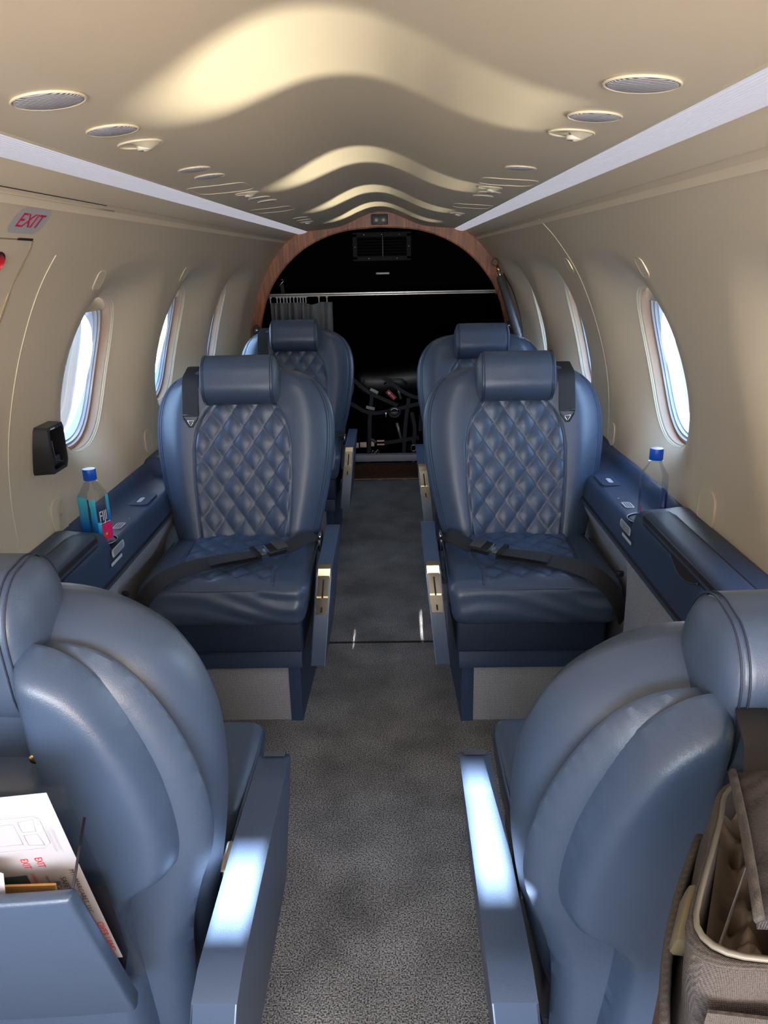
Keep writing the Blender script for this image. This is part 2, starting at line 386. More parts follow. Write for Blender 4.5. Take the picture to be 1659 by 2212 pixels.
def sdist(P, poly):
    """signed distance (positive inside) of points P (N,2) to closed polygon + nearest point"""
    poly = np.asarray(poly, float); A = poly; B = np.roll(poly, -1, axis=0)
    best = np.full(len(P), 1e9); near = np.zeros_like(P); inside = np.zeros(len(P), bool)
    for a, b in zip(A, B):
        ab = b - a; t = np.clip(((P - a) @ ab) / max(ab @ ab, 1e-12), 0, 1); c = a + t[:, None] * ab
        d = np.linalg.norm(P - c, axis=1); k = d < best; best[k] = d[k]; near[k] = c[k]
        cond = ((a[1] > P[:, 1]) != (b[1] > P[:, 1]))
        xi = (b[0] - a[0]) * (P[:, 1] - a[1]) / (b[1] - a[1] + 1e-15) + a[0]
        inside ^= cond & (P[:, 0] < xi)
    return np.where(inside, best, -best), near
def relief(name, poly, res, thick, rr, fn, m, parent=None, dome=None, back=0.0):
    """outline poly (a,b) filled with a fine grid, raised to thick with edge radius rr; fn maps (a,b,h) arrays to positions"""
    poly = np.asarray(poly, float); lo = poly.min(0) - res; hi = poly.max(0) + res
    na, nb = [int(math.ceil((hi[i] - lo[i]) / res)) + 1 for i in (0, 1)]
    A, B = np.meshgrid(lo[0] + res * np.arange(na), lo[1] + res * np.arange(nb), indexing='ij')
    P = np.stack([A.ravel(), B.ravel()], 1); d, near = sdist(P, poly); d0 = d.copy()
    d2 = d.reshape(na, nb)
    q = (d2[:-1, :-1] > 0).astype(int) + (d2[1:, :-1] > 0) + (d2[1:, 1:] > 0) + (d2[:-1, 1:] > 0)
    ii, jj = np.nonzero(q > 0)
    out = (d <= 0) | (d < res * 0.35); P[out] = near[out]; d = np.maximum(d, 0); d[out] = 0
    t = np.clip(d / rr, 0, 1); h = thick * np.sqrt(np.maximum(0, 1 - (1 - t) ** 2))
    if dome is not None: h = h + dome(P, d)
    used = np.zeros(len(P), bool); faces = []
    I = lambda a, b: a * nb + b
    for a, b in zip(ii, jj): faces.append((I(a, b), I(a + 1, b), I(a + 1, b + 1), I(a, b + 1)))
    faces = np.array(faces); used[faces.ravel()] = True; remap = -np.ones(len(P), int); remap[used] = np.arange(used.sum())
    V = fn(P[used][:, 0], P[used][:, 1], h[used]); Fc = [tuple(remap[f]) for f in faces]
    Fc = [f for f in Fc]
    # closing skirt and back
    N = len(V); E = {}
    for f in Fc:
        for i in range(4):
            k = (f[i], f[(i + 1) % 4]); kk = (k[1], k[0])
            if kk in E: del E[kk]
            else: E[k] = 1
    Pu = P[used]; V2 = fn(Pu[:, 0], Pu[:, 1], np.full(len(Pu), -abs(back) - 1e-4))
    F2 = [tuple(int(i) + N for i in f)[::-1] for f in Fc]
    F3 = [(a, a + N, b + N, b) for a, b in E]
    V = np.vstack([V, V2]); me_f = Fc + F2 + F3
    me = bpy.data.meshes.new(name); me.from_pydata([tuple(v) for v in V.tolist()], [], [tuple(int(x) for x in f) for f in me_f])
    bm = bmesh.new(); bm.from_mesh(me); bm.verts.ensure_lookup_table()
    inn = [v for v in bm.verts[:N] if v.is_manifold and d[used][v.index] > 0]
    for _ in range(6): bmesh.ops.smooth_vert(bm, verts=inn, factor=0.5, use_axis_x=True, use_axis_y=True, use_axis_z=True)
    bmesh.ops.remove_doubles(bm, verts=bm.verts[:], dist=1e-5); bmesh.ops.recalc_face_normals(bm, faces=bm.faces[:])
    bm.to_mesh(me); bm.free()
    o = link(name, me, m, parent); autosmooth(o, 50); return o
def disc(name, c, u, v, ru, rv, m, parent=None, n=32, h=0.0, nrm=None):
    """flat oval plate with a raised rim side; u,v unit vectors"""
    c = Vector(c); u = Vector(u); v = Vector(v); nn = u.cross(v) if nrm is None else Vector(nrm)
    V = [c + nn * h]; Fc = []
    for k, (s, hh) in enumerate(((0.93, h), (1.0, h * 0.6), (1.0, 0))):
        for j in range(n):
            a = 2 * PI * j / n; V.append(c + u * (ru * s * math.cos(a)) + v * (rv * s * math.sin(a)) + nn * hh)
    for j in range(n):
        j2 = (j + 1) % n; Fc.append((0, 1 + j, 1 + j2))
        for k in (0, 1): Fc.append((1 + k * n + j, 1 + (k + 1) * n + j, 1 + (k + 1) * n + j2, 1 + k * n + j2))
    return mesh(name, V, Fc, m, parent)
def textmesh(name, s, size, m, origin, ux, uy, parent=None, depth=0.0, align='LEFT', squash=1.0):
    c = bpy.data.curves.new(name, 'FONT'); c.body = s; c.size = size; c.extrude = depth; c.align_x = align; c.align_y = 'CENTER'; c.resolution_u = 3
    t = bpy.data.objects.new('tmp_text', c); COL.objects.link(t)
    dg = bpy.context.evaluated_depsgraph_get(); dg.update()
    me = bpy.data.meshes.new_from_object(t.evaluated_get(dg)); me.name = name
    bpy.data.objects.remove(t); bpy.data.curves.remove(c)
    ux = Vector(ux); uy = Vector(uy); uz = ux.normalized().cross(uy.normalized())
    for v in me.vertices: v.co = Vector(origin) + ux * v.co.x * squash + uy * v.co.y + uz * v.co.z
    me.materials.clear()
    return link(name, me, m, parent, smooth=False)
def rrect(cx, cy, w, h, r, n=5):
    P = []
    for sx, sy, a0 in ((1, 1, 0), (-1, 1, 90), (-1, -1, 180), (1, -1, 270)):
        for k in range(n + 1):
            a = math.radians(a0 + 90 * k / n); P.append((cx + sx * (w / 2 - r) + r * math.cos(a), cy + sy * (h / 2 - r) + r * math.sin(a)))
    return P
def sstep(x, a, b):
    t = np.clip((x - a) / (b - a), 0, 1); return t * t * (3 - 2 * t)

# ------------------------------------------------------------------ cabin shell
Y0, Y1 = -1.3, 4.35
WALLP = catmull([(0.484, 1.345), (0.505, 1.325), (0.550, 1.278), (0.612, 1.192), (0.662, 1.090), (0.700, 0.985), (0.727, 0.880), (0.740, 0.780), (0.742, 0.690), (0.735, 0.60), (0.70, 0.36), (0.64, 0.06), (0.63, -0.02)], 400)
WS = np.concatenate([[0], np.cumsum(np.linalg.norm(np.diff(WALLP, axis=0), axis=1))]); WL = WS[-1]
def wprof(s): return np.stack([np.interp(s, WS, WALLP[:, 0]), np.interp(s, WS, WALLP[:, 1])], -1)
def s_of_z(z): return float(np.interp(-z, -WALLP[:, 1], WS))
def wall_frame(side, Y, z, off=0.0):
    s = s_of_z(z); p = wprof(np.array([s]))[0]; q = wprof(np.array([s + 0.01]))[0] - wprof(np.array([s - 0.01]))[0]; q /= np.linalg.norm(q)
    down = Vector((side * q[0], 0, q[1])); up = -down; along = Vector((0, 1, 0))
    n = Vector((-q[1] * -1 * side * -1, 0, 0))
    inward = Vector((side * q[1], 0, -q[0])); 
    if inward.x * side > 0: inward = -inward
    return Vector((side * p[0], Y, p[1])) + inward * off, along, up, inward
WZ, WRY, WRS = 0.952, 0.174, 0.214
WIN = {-1: [2.110, 2.885, 3.640], 1: [1.05, 2.045, 2.975, 3.78]}
def build_wall(side, name):
    ds = 0.009; ny = int((Y1 - Y0) / 0.009); ns = int(WL / ds)
    ys = np.linspace(Y0, Y1, ny); ss = np.linspace(0, WL, ns)
    Sg, Yg = np.meshgrid(ss, ys, indexing='ij'); Sf = Sg.ravel(); Yf = Yg.ravel(); depth = np.zeros(len(Sf)); keepout = np.zeros(len(Sf), bool)
    s0 = s_of_z(WZ)
    for yc in WIN[side]:
        a = (Yf - yc) / WRY; b = (Sf - s0) / WRS; e_ = 2.35
        r = (np.abs(a) ** e_ + np.abs(b) ** e_) ** (1 / e_)
        ins = r < 1.0; keepout |= ins
        # snap the rim, then bell the wall outward towards the hole
        edge = (r < 1.0) & (r > 0.5)
        Yf = np.where(edge, yc + (Yf - yc) / np.maximum(r, 1e-6), Yf); Sf = np.where(edge, s0 + (Sf - s0) / np.maximum(r, 1e-6), Sf)
        rr = np.maximum(r, 1.0); L_ = np.hypot(a, b) + 1e-9; ext = 1.15 * (np.abs(a) / L_) ** 2 + 0.50 * (np.abs(b) / L_) ** 2
        f = np.clip(1 - (rr - 1) / ext, 0, 1); depth = np.maximum(depth, 0.076 * f ** 1.8)
    P = wprof(Sf); T = wprof(Sf + 0.005) - wprof(Sf - 0.005); T /= np.linalg.norm(T, axis=1, keepdims=True) + 1e-12
    X = side * (P[:, 0] + depth * 1.0); Z = P[:, 1] + depth * 0.0
    V = np.stack([X, Yf, Z], 1); Fc = []
    ko = keepout.reshape(ns, ny)
    all4 = ko[:-1, :-1] & ko[1:, :-1] & ko[1:, 1:] & ko[:-1, 1:]
    ii, jj = np.nonzero(~all4)
    q = np.stack([ii * ny + jj, ii * ny + jj + 1, (ii + 1) * ny + jj + 1, (ii + 1) * ny + jj], 1)
    if side > 0: q = q[:, ::-1]
    used = np.unique(q); rm = -np.ones(len(V), int); rm[used] = np.arange(len(used))
    o = mesh(name, V[used], rm[q], M['cream']); tag(o, kind='structure'); return o
for side, nm in ((-1, 'wall_left'), (1, 'wall_right')): build_wall(side, nm)

def window(side, yc, k):
    root = empty('window_%d' % k); tag(root, kind='structure')
    s0 = s_of_z(WZ); n = 72; e_ = 2.35
    def ring(sc, off, extra=0.0):
        P = []
        for j in range(n):
            a = 2 * PI * j / n; c, s = math.cos(a), math.sin(a); kk = 1 / (abs(c) ** e_ + abs(s) ** e_) ** (1 / e_)
            ss = s0 + WRS * sc * kk * s; p = wprof(np.array([ss]))[0]
            P.append((side * (p[0] + 0.076 + off), yc + WRY * sc * kk * c, p[1]))
        return P
    def band(name, rings, m):
        V = [v for r in rings for v in r]; Fc = []
        for i in range(len(rings) - 1):
            for j in range(n):
                a = i * n + j; b = i * n + (j + 1) % n; Fc.append((a, b, b + n, a + n))
        o = mesh(name, V, Fc, m, root); autosmooth(o, 30); return o
    band('reveal', [ring(1.012, -0.004), ring(1.0, 0.004), ring(0.985, 0.006)], M['cream_light'])
    band('shade_track', [ring(1.01, 0.004), ring(1.01, 0.034), ring(0.93, 0.036)], M['tan_shade'])
    band('pane_frame', [ring(0.96, 0.030), ring(0.94, 0.040), ring(0.92, 0.036), ring(0.90, 0.048), ring(0.885, 0.044), ring(0.865, 0.060), ring(0.86, 0.075)], M['pane_frame'])
    P = ring(0.90, 0.060); c = np.mean(np.array(P), axis=0)
    mesh('glass', [tuple(c)] + P, [(0, 1 + j, 1 + (j + 1) % n) for j in range(n)], M['glass'], root)
    # half open sliding shade tucked at the top of the opening
    zt = []
    for j in range(n):
        a = 2 * PI * j / n
        if 55 < math.degrees(a) % 360 < 125: pass
    S = [];
    for t in np.linspace(-0.60, 0.60, 18):
        top = s0 - WRS * 0.99 * (1 - abs(t) ** e_) ** (1 / e_); low = s0 - WRS * 0.80
        for s_ in (top, low):
            p = wprof(np.array([s_]))[0]; S.append((side * (p[0] + 0.076 + 0.018), yc + WRY * t, p[1]))
    mesh('window_shade', S, [(2 * i, 2 * i + 1, 2 * i + 3, 2 * i + 2) for i in range(17)], M['cream_light'], root)
k = 1
for side in (-1, 1):
    for yc in WIN[side]: window(side, yc, k); k += 1

CEIL = catmull([(-0.388, 1.381), (-0.34, 1.384), (-0.28, 1.389), (-0.22, 1.399), (-0.16, 1.419), (-0.10, 1.446), (-0.05, 1.464), (0, 1.470), (0.05, 1.464), (0.10, 1.446), (0.16, 1.419), (0.22, 1.399), (0.28, 1.389), (0.34, 1.384), (0.388, 1.381)], 90)
def ceil_z(x): return float(np.interp(x, CEIL[:, 0], CEIL[:, 1]))
def extrude_open(name, P, y0, y1, m, ny=2, parent=None, uv=True, thick=0.0):
    ys = np.linspace(y0, y1, ny); V = []; UV = []; n = len(P)
    for y in ys:
        for i, p in enumerate(P): V.append((p[0], y, p[1])); UV.append((i / (n - 1), y))
    Fc = [(j * n + i, j * n + i + 1, (j + 1) * n + i + 1, (j + 1) * n + i) for j in range(ny - 1) for i in range(n - 1)]
    return mesh(name, V, Fc, m, parent, uv=UV)
ce = extrude_open('ceiling', CEIL, Y0, Y1, M['cream'], 8); tag(ce, kind='structure')
# outer skin closes everything against the sky above the headliner
# valance between light strip and side wall, both sides
for side, nm in ((-1, 'trim_1'), (1, 'trim_2')):
    P = catmull([(side * 0.447, 1.372), (side * 0.456, 1.363), (side * 0.470, 1.350), (side * 0.484, 1.340), (side * 0.4875, 1.343), (side * 0.486, 1.352)], 24)
    o = extrude_open(nm, P, Y0, Y1, M['cream'], 3); tag(o, kind='structure')
for side, nm, yb in ((-1, 'left', 0), (1, 'right', 0)):
    P = catmull([(side * 0.383, 1.384), (side * 0.395, 1.375), (side * 0.415, 1.368), (side * 0.437, 1.366), (side * 0.450, 1.371)], 22)
    r = empty('light_strip', 'long ribbed white light strip along the %s edge of the ceiling' % nm, 'ceiling light', group=None)
    extrude_open('diffuser', P, Y0, Y1 - 0.012, M['strip'], 3, r)
    P2 = [(side * 0.384, 1.384), (side * 0.3875, 1.3795), (side * 0.391, 1.378)]
    extrude_open('edge_trim', P2, Y0, Y1 - 0.012, M['cream_light'], 2, r)
# backing above the strips so no sky leaks in
for side in (-1, 1):
    o = extrude_open('trim_%d' % (3 if side < 0 else 4), [(side * 0.36, 1.40), (side * 0.42, 1.398), (side * 0.49, 1.375), (side * 0.50, 1.32)], Y0, Y1, M['cream']); tag(o, kind='structure')

fl = mesh('floor', [(-0.75, Y0, 0), (0.75, Y0, 0), (0.75, Y1, 0), (-0.75, Y1, 0)], [(0, 1, 2, 3)], M['carpet'], smooth=False); tag(fl, kind='structure')
o = box('trim_5', (0, 2.334, 0.001), (1.2, 0.008, 0.003), M['gap'], bevel=0); tag(o, kind='structure')

# wall seams
def wall_line(name, side, pts, r, m, parent=None, off=0.0002):
    P = []
    for y, z in pts:
        c, a, u, n = wall_frame(side, y, z, off); P.append(c)
    return tube(name, P, r, m, parent, 6)
tag(wall_line('trim_6', -1, [(1.53, z) for z in np.linspace(1.25, 0.66, 40)], 0.0013, M['cream_light']), kind='structure')
tag(wall_line('trim_7', 1, [(2.42, z) for z in np.linspace(1.335, 0.66, 40)], 0.0013, M['cream_light']), kind='structure')

# ------------------------------------------------------------------ seats
QW, QH = 0.061, 0.090
HWP = [(-0.03, 0.185), (0.0, 0.203), (0.1, 0.230), (0.2, 0.252), (0.3, 0.266), (0.38, 0.267), (0.43, 0.258), (0.47, 0.240), (0.50, 0.214), (0.52, 0.182), (0.532, 0.145), (0.538, 0.10)]
_h = catmull(HWP, 300)
def hwid(v): return np.interp(v, _h[:, 0], _h[:, 1])
def pwid(v): return np.interp(v, [-0.03, 0, 0.1, 0.2, 0.3, 0.35, 0.385, 0.41, 0.43], [0.122, 0.125, 0.135, 0.142, 0.143, 0.136, 0.124, 0.108, 0.09])
VT = 0.540
def back_front(u, v):
    """thickness (toward the sitter) of the back cushion front at u,v"""
    hw = hwid(v); s = np.clip(np.abs(u) / hw, 0, 1)
    f = np.sqrt(np.clip((VT - v) / 0.07, 0.02, 1) * (2 - np.clip((VT - v) / 0.07, 0.02, 1)))
    fb = np.clip((v + 0.03) / 0.03, 0, 1); fb = np.sqrt(fb * (2 - fb)) * 0.5 + 0.5
    w = 0.052 * (1 - s ** 4.2) ** 0.55 * f * fb
    w = w + 0.012 * np.exp(-((s - 0.72) / 0.16) ** 2) * f - 0.010 * (1 - sstep(s, 0.2, 0.6)) * f
    d = pwid(v) - np.abs(u)
    q = sstep(d, 0.0, 0.008) * sstep(0.435 - v, 0, 0.01)
    A = u / QW + v / QH; B = u / QW - v / QH
    pu = np.abs(np.sin(PI * A) * np.sin(PI * B))
    w = w + q * (0.0068 * pu ** 0.6 - 0.002) - 0.0035 * np.exp(-(d / 0.0035) ** 2) * sstep(0.44 - v, 0, 0.01)
    d2 = hw * 0.93 - np.abs(u)
    w = w - 0.0016 * np.exp(-((d2 - 0.004) / 0.0022) ** 2) * f
    return w, q
def frame_back(R, yb=0.335, zb=0.425):
    ev = np.array([0, math.sin(R), math.cos(R)]); ew = np.array([0, -math.cos(R), math.sin(R)]); b = np.array([0, yb, zb])
    def fn(u, v, w):
        u = np.asarray(u, float); v = np.asarray(v, float); w = np.asarray(w, float)
        return b + u[..., None] * np.array([1., 0, 0]) + v[..., None] * ev + w[..., None] * ew
    return fn
CACHE = {}
def cached(key, name, parent, fn):
    if key in CACHE:
        o = bpy.data.objects.new(name, CACHE[key]); COL.objects.link(o); o.parent = parent; return o
    o = fn(); CACHE[key] = o.data; return o
def back_cushion(T, parent, key):
    def go():
        nv = 150; t = np.linspace(0, 1, nv); vs = -0.03 + (VT - 0.002 + 0.03) * (1 - (1 - t) ** 1.25); vs = np.clip(vs, -0.03, VT - 0.002)
        nf = 150; nb_ = 40; V = []; UV = []; AT = []
        tf = np.linspace(-1, 1, nf); s = np.sin(tf * PI / 2) * 0.35 + tf * 0.65
        for v in vs:
            hw = float(hwid(v)); u = s * hw; w, q = back_front(u, np.full(nf, v))
            ub = np.linspace(1, -1, nb_ + 2)[1:-1] * hw; sb = np.abs(ub) / hw
            f = math.sqrt(max(0.02, min(1, (VT - v) / 0.06) * (2 - min(1, (VT - v) / 0.06))))
            wb = -0.085 * (1 - sb ** 3.2) ** 0.5 * f
            V.append(T(np.concatenate([u, ub]), np.full(nf + nb_, v), np.concatenate([w, wb]) - 0.055))
            UV += [(a, v) for a in np.concatenate([u, ub])]; AT += list(q) + [0] * nb_
        n = nf + nb_; V = np.vstack(V); Fc = []
        for i in range(nv - 1):
            for j in range(n):
                a = i * n + j; b = i * n + (j + 1) % n; Fc.append((a, b, b + n, a + n))
        Fc.append(tuple(range(n))[::-1]); Fc.append(tuple(range((nv - 1) * n, nv * n)))
        return mesh('back_cushion', V, Fc, M['quilt_back'], parent, uv=UV, attr=AT)
    return cached(('bc', key), 'back_cushion', parent, go)
def on_back(T, uvs, off=0.001):
    u = np.array([p[0] for p in uvs], float); v = np.array([p[1] for p in uvs], float); w, _ = back_front(u, v)
    return T(u, v, w - 0.055 + off)

SHELL_HALF = [(0.106, 0.395), (0.108, 0.502), (0.112, 0.514), (0.122, 0.519), (0.150, 0.510), (0.180, 0.482), (0.206, 0.432), (0.225, 0.372), (0.233, 0.312), (0.232, 0.272), (0.222, 0.246), (0.192, 0.224), (0.172, 0.198), (0.168, 0.150), (0.173, -0.02), (0.180, -0.20)]
BASE_HALF = [(0.06, 0.50), (0.14, 0.508), (0.19, 0.488), (0.225, 0.44), (0.252, 0.37), (0.262, 0.30), (0.258, 0.25), (0.238, 0.19), (0.222, 0.12), (0.215, 0.0), (0.215, -0.12)]
def symm(half): return [(-x, y) for x, y in half[::-1]] + list(half) if half[0][0] > 0 else None
def smooth_poly(P, n, sharp=()):
    return catmull(list(P), n)
def shell_parts(T, parent, key, sdv=0.0):
    # hard leather shell behind the back: h grows away from the sitter
    def fn(off):
        return lambda a, b, h: T(a, b + sdv, -0.055 - off - h)
    def base():
        hf = catmull(BASE_HALF, 120); poly = [(-x, y) for x, y in hf[::-1]] + [tuple(p) for p in hf]
        return relief('back_liner', poly, 0.007, 0.022, 0.03, fn(0.068), M['leather'], parent, back=0.004)
    cached(('bl', key), 'back_liner', parent, base)
    def hard():
        hf = catmull(SHELL_HALF[2:], 160); hf = np.vstack([catmull(SHELL_HALF[:3], 10), hf])
        poly = [(-x, y) for x, y in hf[::-1]] + [tuple(p) for p in hf]
        def dome(P, d): return 0.004 * sstep(d, 0.0, 0.12) 
        return relief('back_shell', poly, 0.0055, 0.038, 0.020, fn(0.086), M['shell'], parent, dome=dome, back=0.004)
    cached(('sh', key), 'back_shell', parent, hard)
def headrest(T, parent, key, hv=0.495, hw_=0.012, hs_=1.0):
    def go():
        def f(P, n):
            x, y, z = P[:, 0] / 3.0, P[:, 1].copy(), P[:, 2].copy()  # x width, y depth(+ front), z height
            x *= 1 + 0.03 * (1 - (z / 0.07) ** 2)
            for xs in (0.097, -0.097):
                g = np.exp(-((x - xs) / 0.0022) ** 2); x2 = n[:, 0]
                y -= 0.002 * g * np.sign(n[:, 1]) * (np.abs(n[:, 1]) > 0.2); z -= 0.002 * g * np.sign(n[:, 2]) * (np.abs(n[:, 2]) > 0.2)
            y += 0.004 * np.cos(x / 0.11 * PI / 2)
            return T(x * hs_, z * hs_ + hv, y + hw_)
        return rbox('headrest', (0.666, 0.118, 0.140), 0.050, 0.0060, f, M['leather'], parent)
    h = cached(('hr', key), 'headrest', parent, go)
    for sx in (-1, 1):
        for ds in (0.095, 0.101):
            def pip(sx=sx, ds=ds):
                P = []
                for k in range(48):
                    a = 2 * PI * k / 48; c, s = math.cos(a), math.sin(a); hx, hz, r = 0.059, 0.070, 0.050
                    qy = max(-hx + r, min(hx - r, c * 10)) ; qz = max(-hz + r, min(hz - r, s * 10))
                    P.append((0, (hx - r) * (1 if c > 0 else -1) + r * c, (hz - r) * (1 if s > 0 else -1) + r * s))
                k_ = 1.0
                pts = [T(sx * ds * hs_, p[2] * hs_ + hv, p[1] + hw_ + 0.0005) for p in P]
                return tube('stitching', pts, 0.0009, M['thread'], h, 5, closed=True)
            cached(('hs', key, sx, ds), 'stitching', h, pip)
    return h

def seat_cushion(parent):
    def q(P):
        x, y = P[:, 0], P[:, 1] + 0.21
        pw = 0.135 - 0.02 * np.cos(np.clip((y - 0.02) / 0.3, 0, 1) * PI) * 0
        pw = np.interp(y, [0, 0.03, 0.1, 0.2, 0.42], [0.135, 0.13, 0.125, 0.14, 0.15]); d = pw - np.abs(x)
        return x, y, d
    def f(P, n):
        x, y, d = q(P); z = P[:, 2].copy()
        top = sstep(n[:, 2] + (np.abs(n).sum(1) < 1e-6) * (z > 0) * 1.0, 0.8, 0.99)
        top = np.where((np.abs(n).sum(1) < 1e-6), (z > 0.05) * 1.0, top)
        m_ = sstep(d, 0.0, 0.01) * sstep(y, 0.022, 0.036) * top
        A = x / 0.068 + y / 0.075; B = x / 0.068 - y / 0.075
        z = z + m_ * (0.0065 * np.abs(np.sin(PI * A) * np.sin(PI * B)) ** 0.6)
        z = z - 0.004 * np.exp(-(d / 0.004) ** 2) * top - 0.0025 * np.exp(-((y - 0.020) / 0.003) ** 2) * top
        z = z + top * (0.006 * np.cos(x / 0.22 * PI / 2) + 0.004 * np.sin(x * 23 + y * 9) * 0.5)
        w = 1 - 0.05 * sstep(0.05 - P[:, 2], 0, 0.1) + 0.0
        bul = 0.007 * np.exp(-((P[:, 2] + 0.01) / 0.035) ** 2)
        ny = np.where(n[:, 1] < -0.3, -1, 0)
        # soft wrinkles on the front face
        wr = 0.0022 * np.sin(P[:, 2] * 160 + 4 * np.sin(x * 9) + x * 25) * np.exp(-((x - 0.12) / 0.10) ** 2) + 0.0015 * np.sin(P[:, 2] * 120 + 3 * np.sin(x * 13))
        yy = P[:, 1] + ny * (bul + wr)
        xf = x * w * (1 + 0.02 * np.exp(-((y - 0.1) / 0.1) ** 2)) * np.interp(y, [0, .25, .42], [1.0, 1.0, 0.97])
        return np.stack([xf, yy + 0.21, z + 0.392], 1)
    def uvf(P): return np.stack([P[:, 0], P[:, 1] + 0.21], 1)
    def at(P, n):
        x, y, d = q(P); return (sstep(d, 0, 0.008) * sstep(y, 0.02, 0.03) * (P[:, 2] > 0.04))
    def go(): return rbox('seat_cushion', (0.436, 0.42, 0.118), 0.030, 0.0055, f, M['quilt_seat'], parent, uvf, at)
    c = cached(('sc',), 'seat_cushion', parent, go)
    def pip():
        P = []
        pts = [(-0.216, 0.36), (-0.2165, 0.2), (-0.2165, 0.08), (-0.212, 0.035), (-0.19, 0.012), (-0.14, 0.006), (0, 0.004), (0.14, 0.006), (0.19, 0.012), (0.212, 0.035), (0.2165, 0.08), (0.2165, 0.2), (0.216, 0.36)]
        cc = catmull(pts, 60); return tube('piping', [(x, y, 0.4375) for x, y in cc], 0.0026, M['leather'], c, 6)
    cached(('sp',), 'piping', c, pip)
    def seam(sx):
        def go():
            P = []
            for y in np.linspace(0.012, 0.33, 40):
                x = sx * float(np.interp(y, [0, 0.03, 0.1, 0.2, 0.42], [0.135, 0.13, 0.125, 0.14, 0.15]))
                P.append((x, y, 0.4490 + 0.006 * math.cos(x / 0.22 * PI / 2) - 0.010 * max(0, (0.03 - y) / 0.03) ** 2 + 0.002 * math.sin(x * 23 + y * 9)))
            return tube('seam_piping', P, 0.0020, M['leather'], c, 6)
        return go
    for sx in (-1, 1): cached(('cs', sx), 'seam_piping', c, seam(sx))
    return c

def arm_part(parent, a, yt, zt, L=0.33, Hh=0.27, toe=0.03, wd=0.040, xo=0.258):
    """a = +1/-1 aisle side, yt = y of the front tip, zt = height of the top"""
    pts = [(yt - toe, zt - Hh), (yt - 0.004, zt - 0.02), (yt + 0.006, zt - 0.004), (yt + 0.02, zt + 0.002)]
    pts += [tuple(p) for p in catmull([(yt + 0.10, zt + 0.006), (yt + 0.22, zt + 0.016), (yt + L - 0.03, zt + 0.018), (yt + L - 0.006, zt + 0.004), (yt + L, zt - 0.03)], 12)]
    pts += [(yt + L - 0.005, zt - Hh + 0.04), (yt + L - 0.05, zt - Hh)]
    def sh(q): return (q[0] + a * (0.10 * (q[2] - zt)), q[1], q[2])
    xc = a * xo
    arm = prism('armrest', pts, 'x', xc - wd / 2, xc + wd / 2, M['shell'], parent, bevel=0.007, seg=3, shear=sh)
    # seam lines along the top edges
    top = [p for p in pts if p[1] > zt - 0.035]
    for s in (-1, 1):
        P = [sh((xc + s * (wd / 2 - 0.0012), p[0], p[1] - 0.0016)) for p in [pts[0], pts[1]] + top[1:]]
        tube('stitching', P, 0.0009, M['thread_pale'] if s * a > 0 else M['thread'], arm, 5)
    # latch plate wraps the front top corner
    pl = empty('latch_plate', parent=None) if False else None
    def fr(t, x, out):
        # point on the front face: t down the face from the top
        p = np.array([yt - 0.004, zt - 0.02]); d = np.array([-toe + 0.004, -Hh + 0.02]); d = d / np.linalg.norm(d)
        nn = np.array([d[1], -d[0]]); nn = nn if nn[0] < 0 else -nn
        q = p + d * t + nn * out; return Vector(sh((xc + x, q[0], q[1])))
    def slab(name, t0, t1, wx, out, m, par, t=0.004):
        bm = bmesh.new(); vs = []
        for tt in (t0, t1):
            for xx in (-wx, wx):
                for oo in (out - t, out): vs.append(bm.verts.new(fr(tt, xx, oo)))
        for f in ((0, 1, 3, 2), (4, 6, 7, 5), (0, 4, 5, 1), (2, 3, 7, 6), (1, 5, 7, 3), (0, 2, 6, 4)): bm.faces.new([vs[i] for i in f])
        return bmo(name, bm, m, par, bevel=0.0012, seg=2)
    lp = slab('latch_plate', -0.002, 0.105, 0.0150, 0.004, M['chrome'], parent)
    slab('slot', 0.008, 0.058, 0.0022, 0.0046, M['gap'], lp, 0.001)
    slab('slot', 0.084, 0.099, 0.0022, 0.0046, M['gap'], lp, 0.001)
    hd = slab('slide_latch', 0.056, 0.080, 0.0162, 0.011, M['chrome'], lp, 0.008)
    mesh('tip_plate', [sh((xc + s * 0.016, yt + y_, zt + z_)) for s, y_, z_ in ((-1, -0.006, -0.0205), (1, -0.006, -0.0205), (1, 0.002, -0.001), (-1, 0.002, -0.001), (-1, 0.022, 0.0036), (1, 0.022, 0.0036))], [(0, 1, 2, 3), (3, 2, 5, 4)], M['chrome'], lp, smooth=False)
    return arm

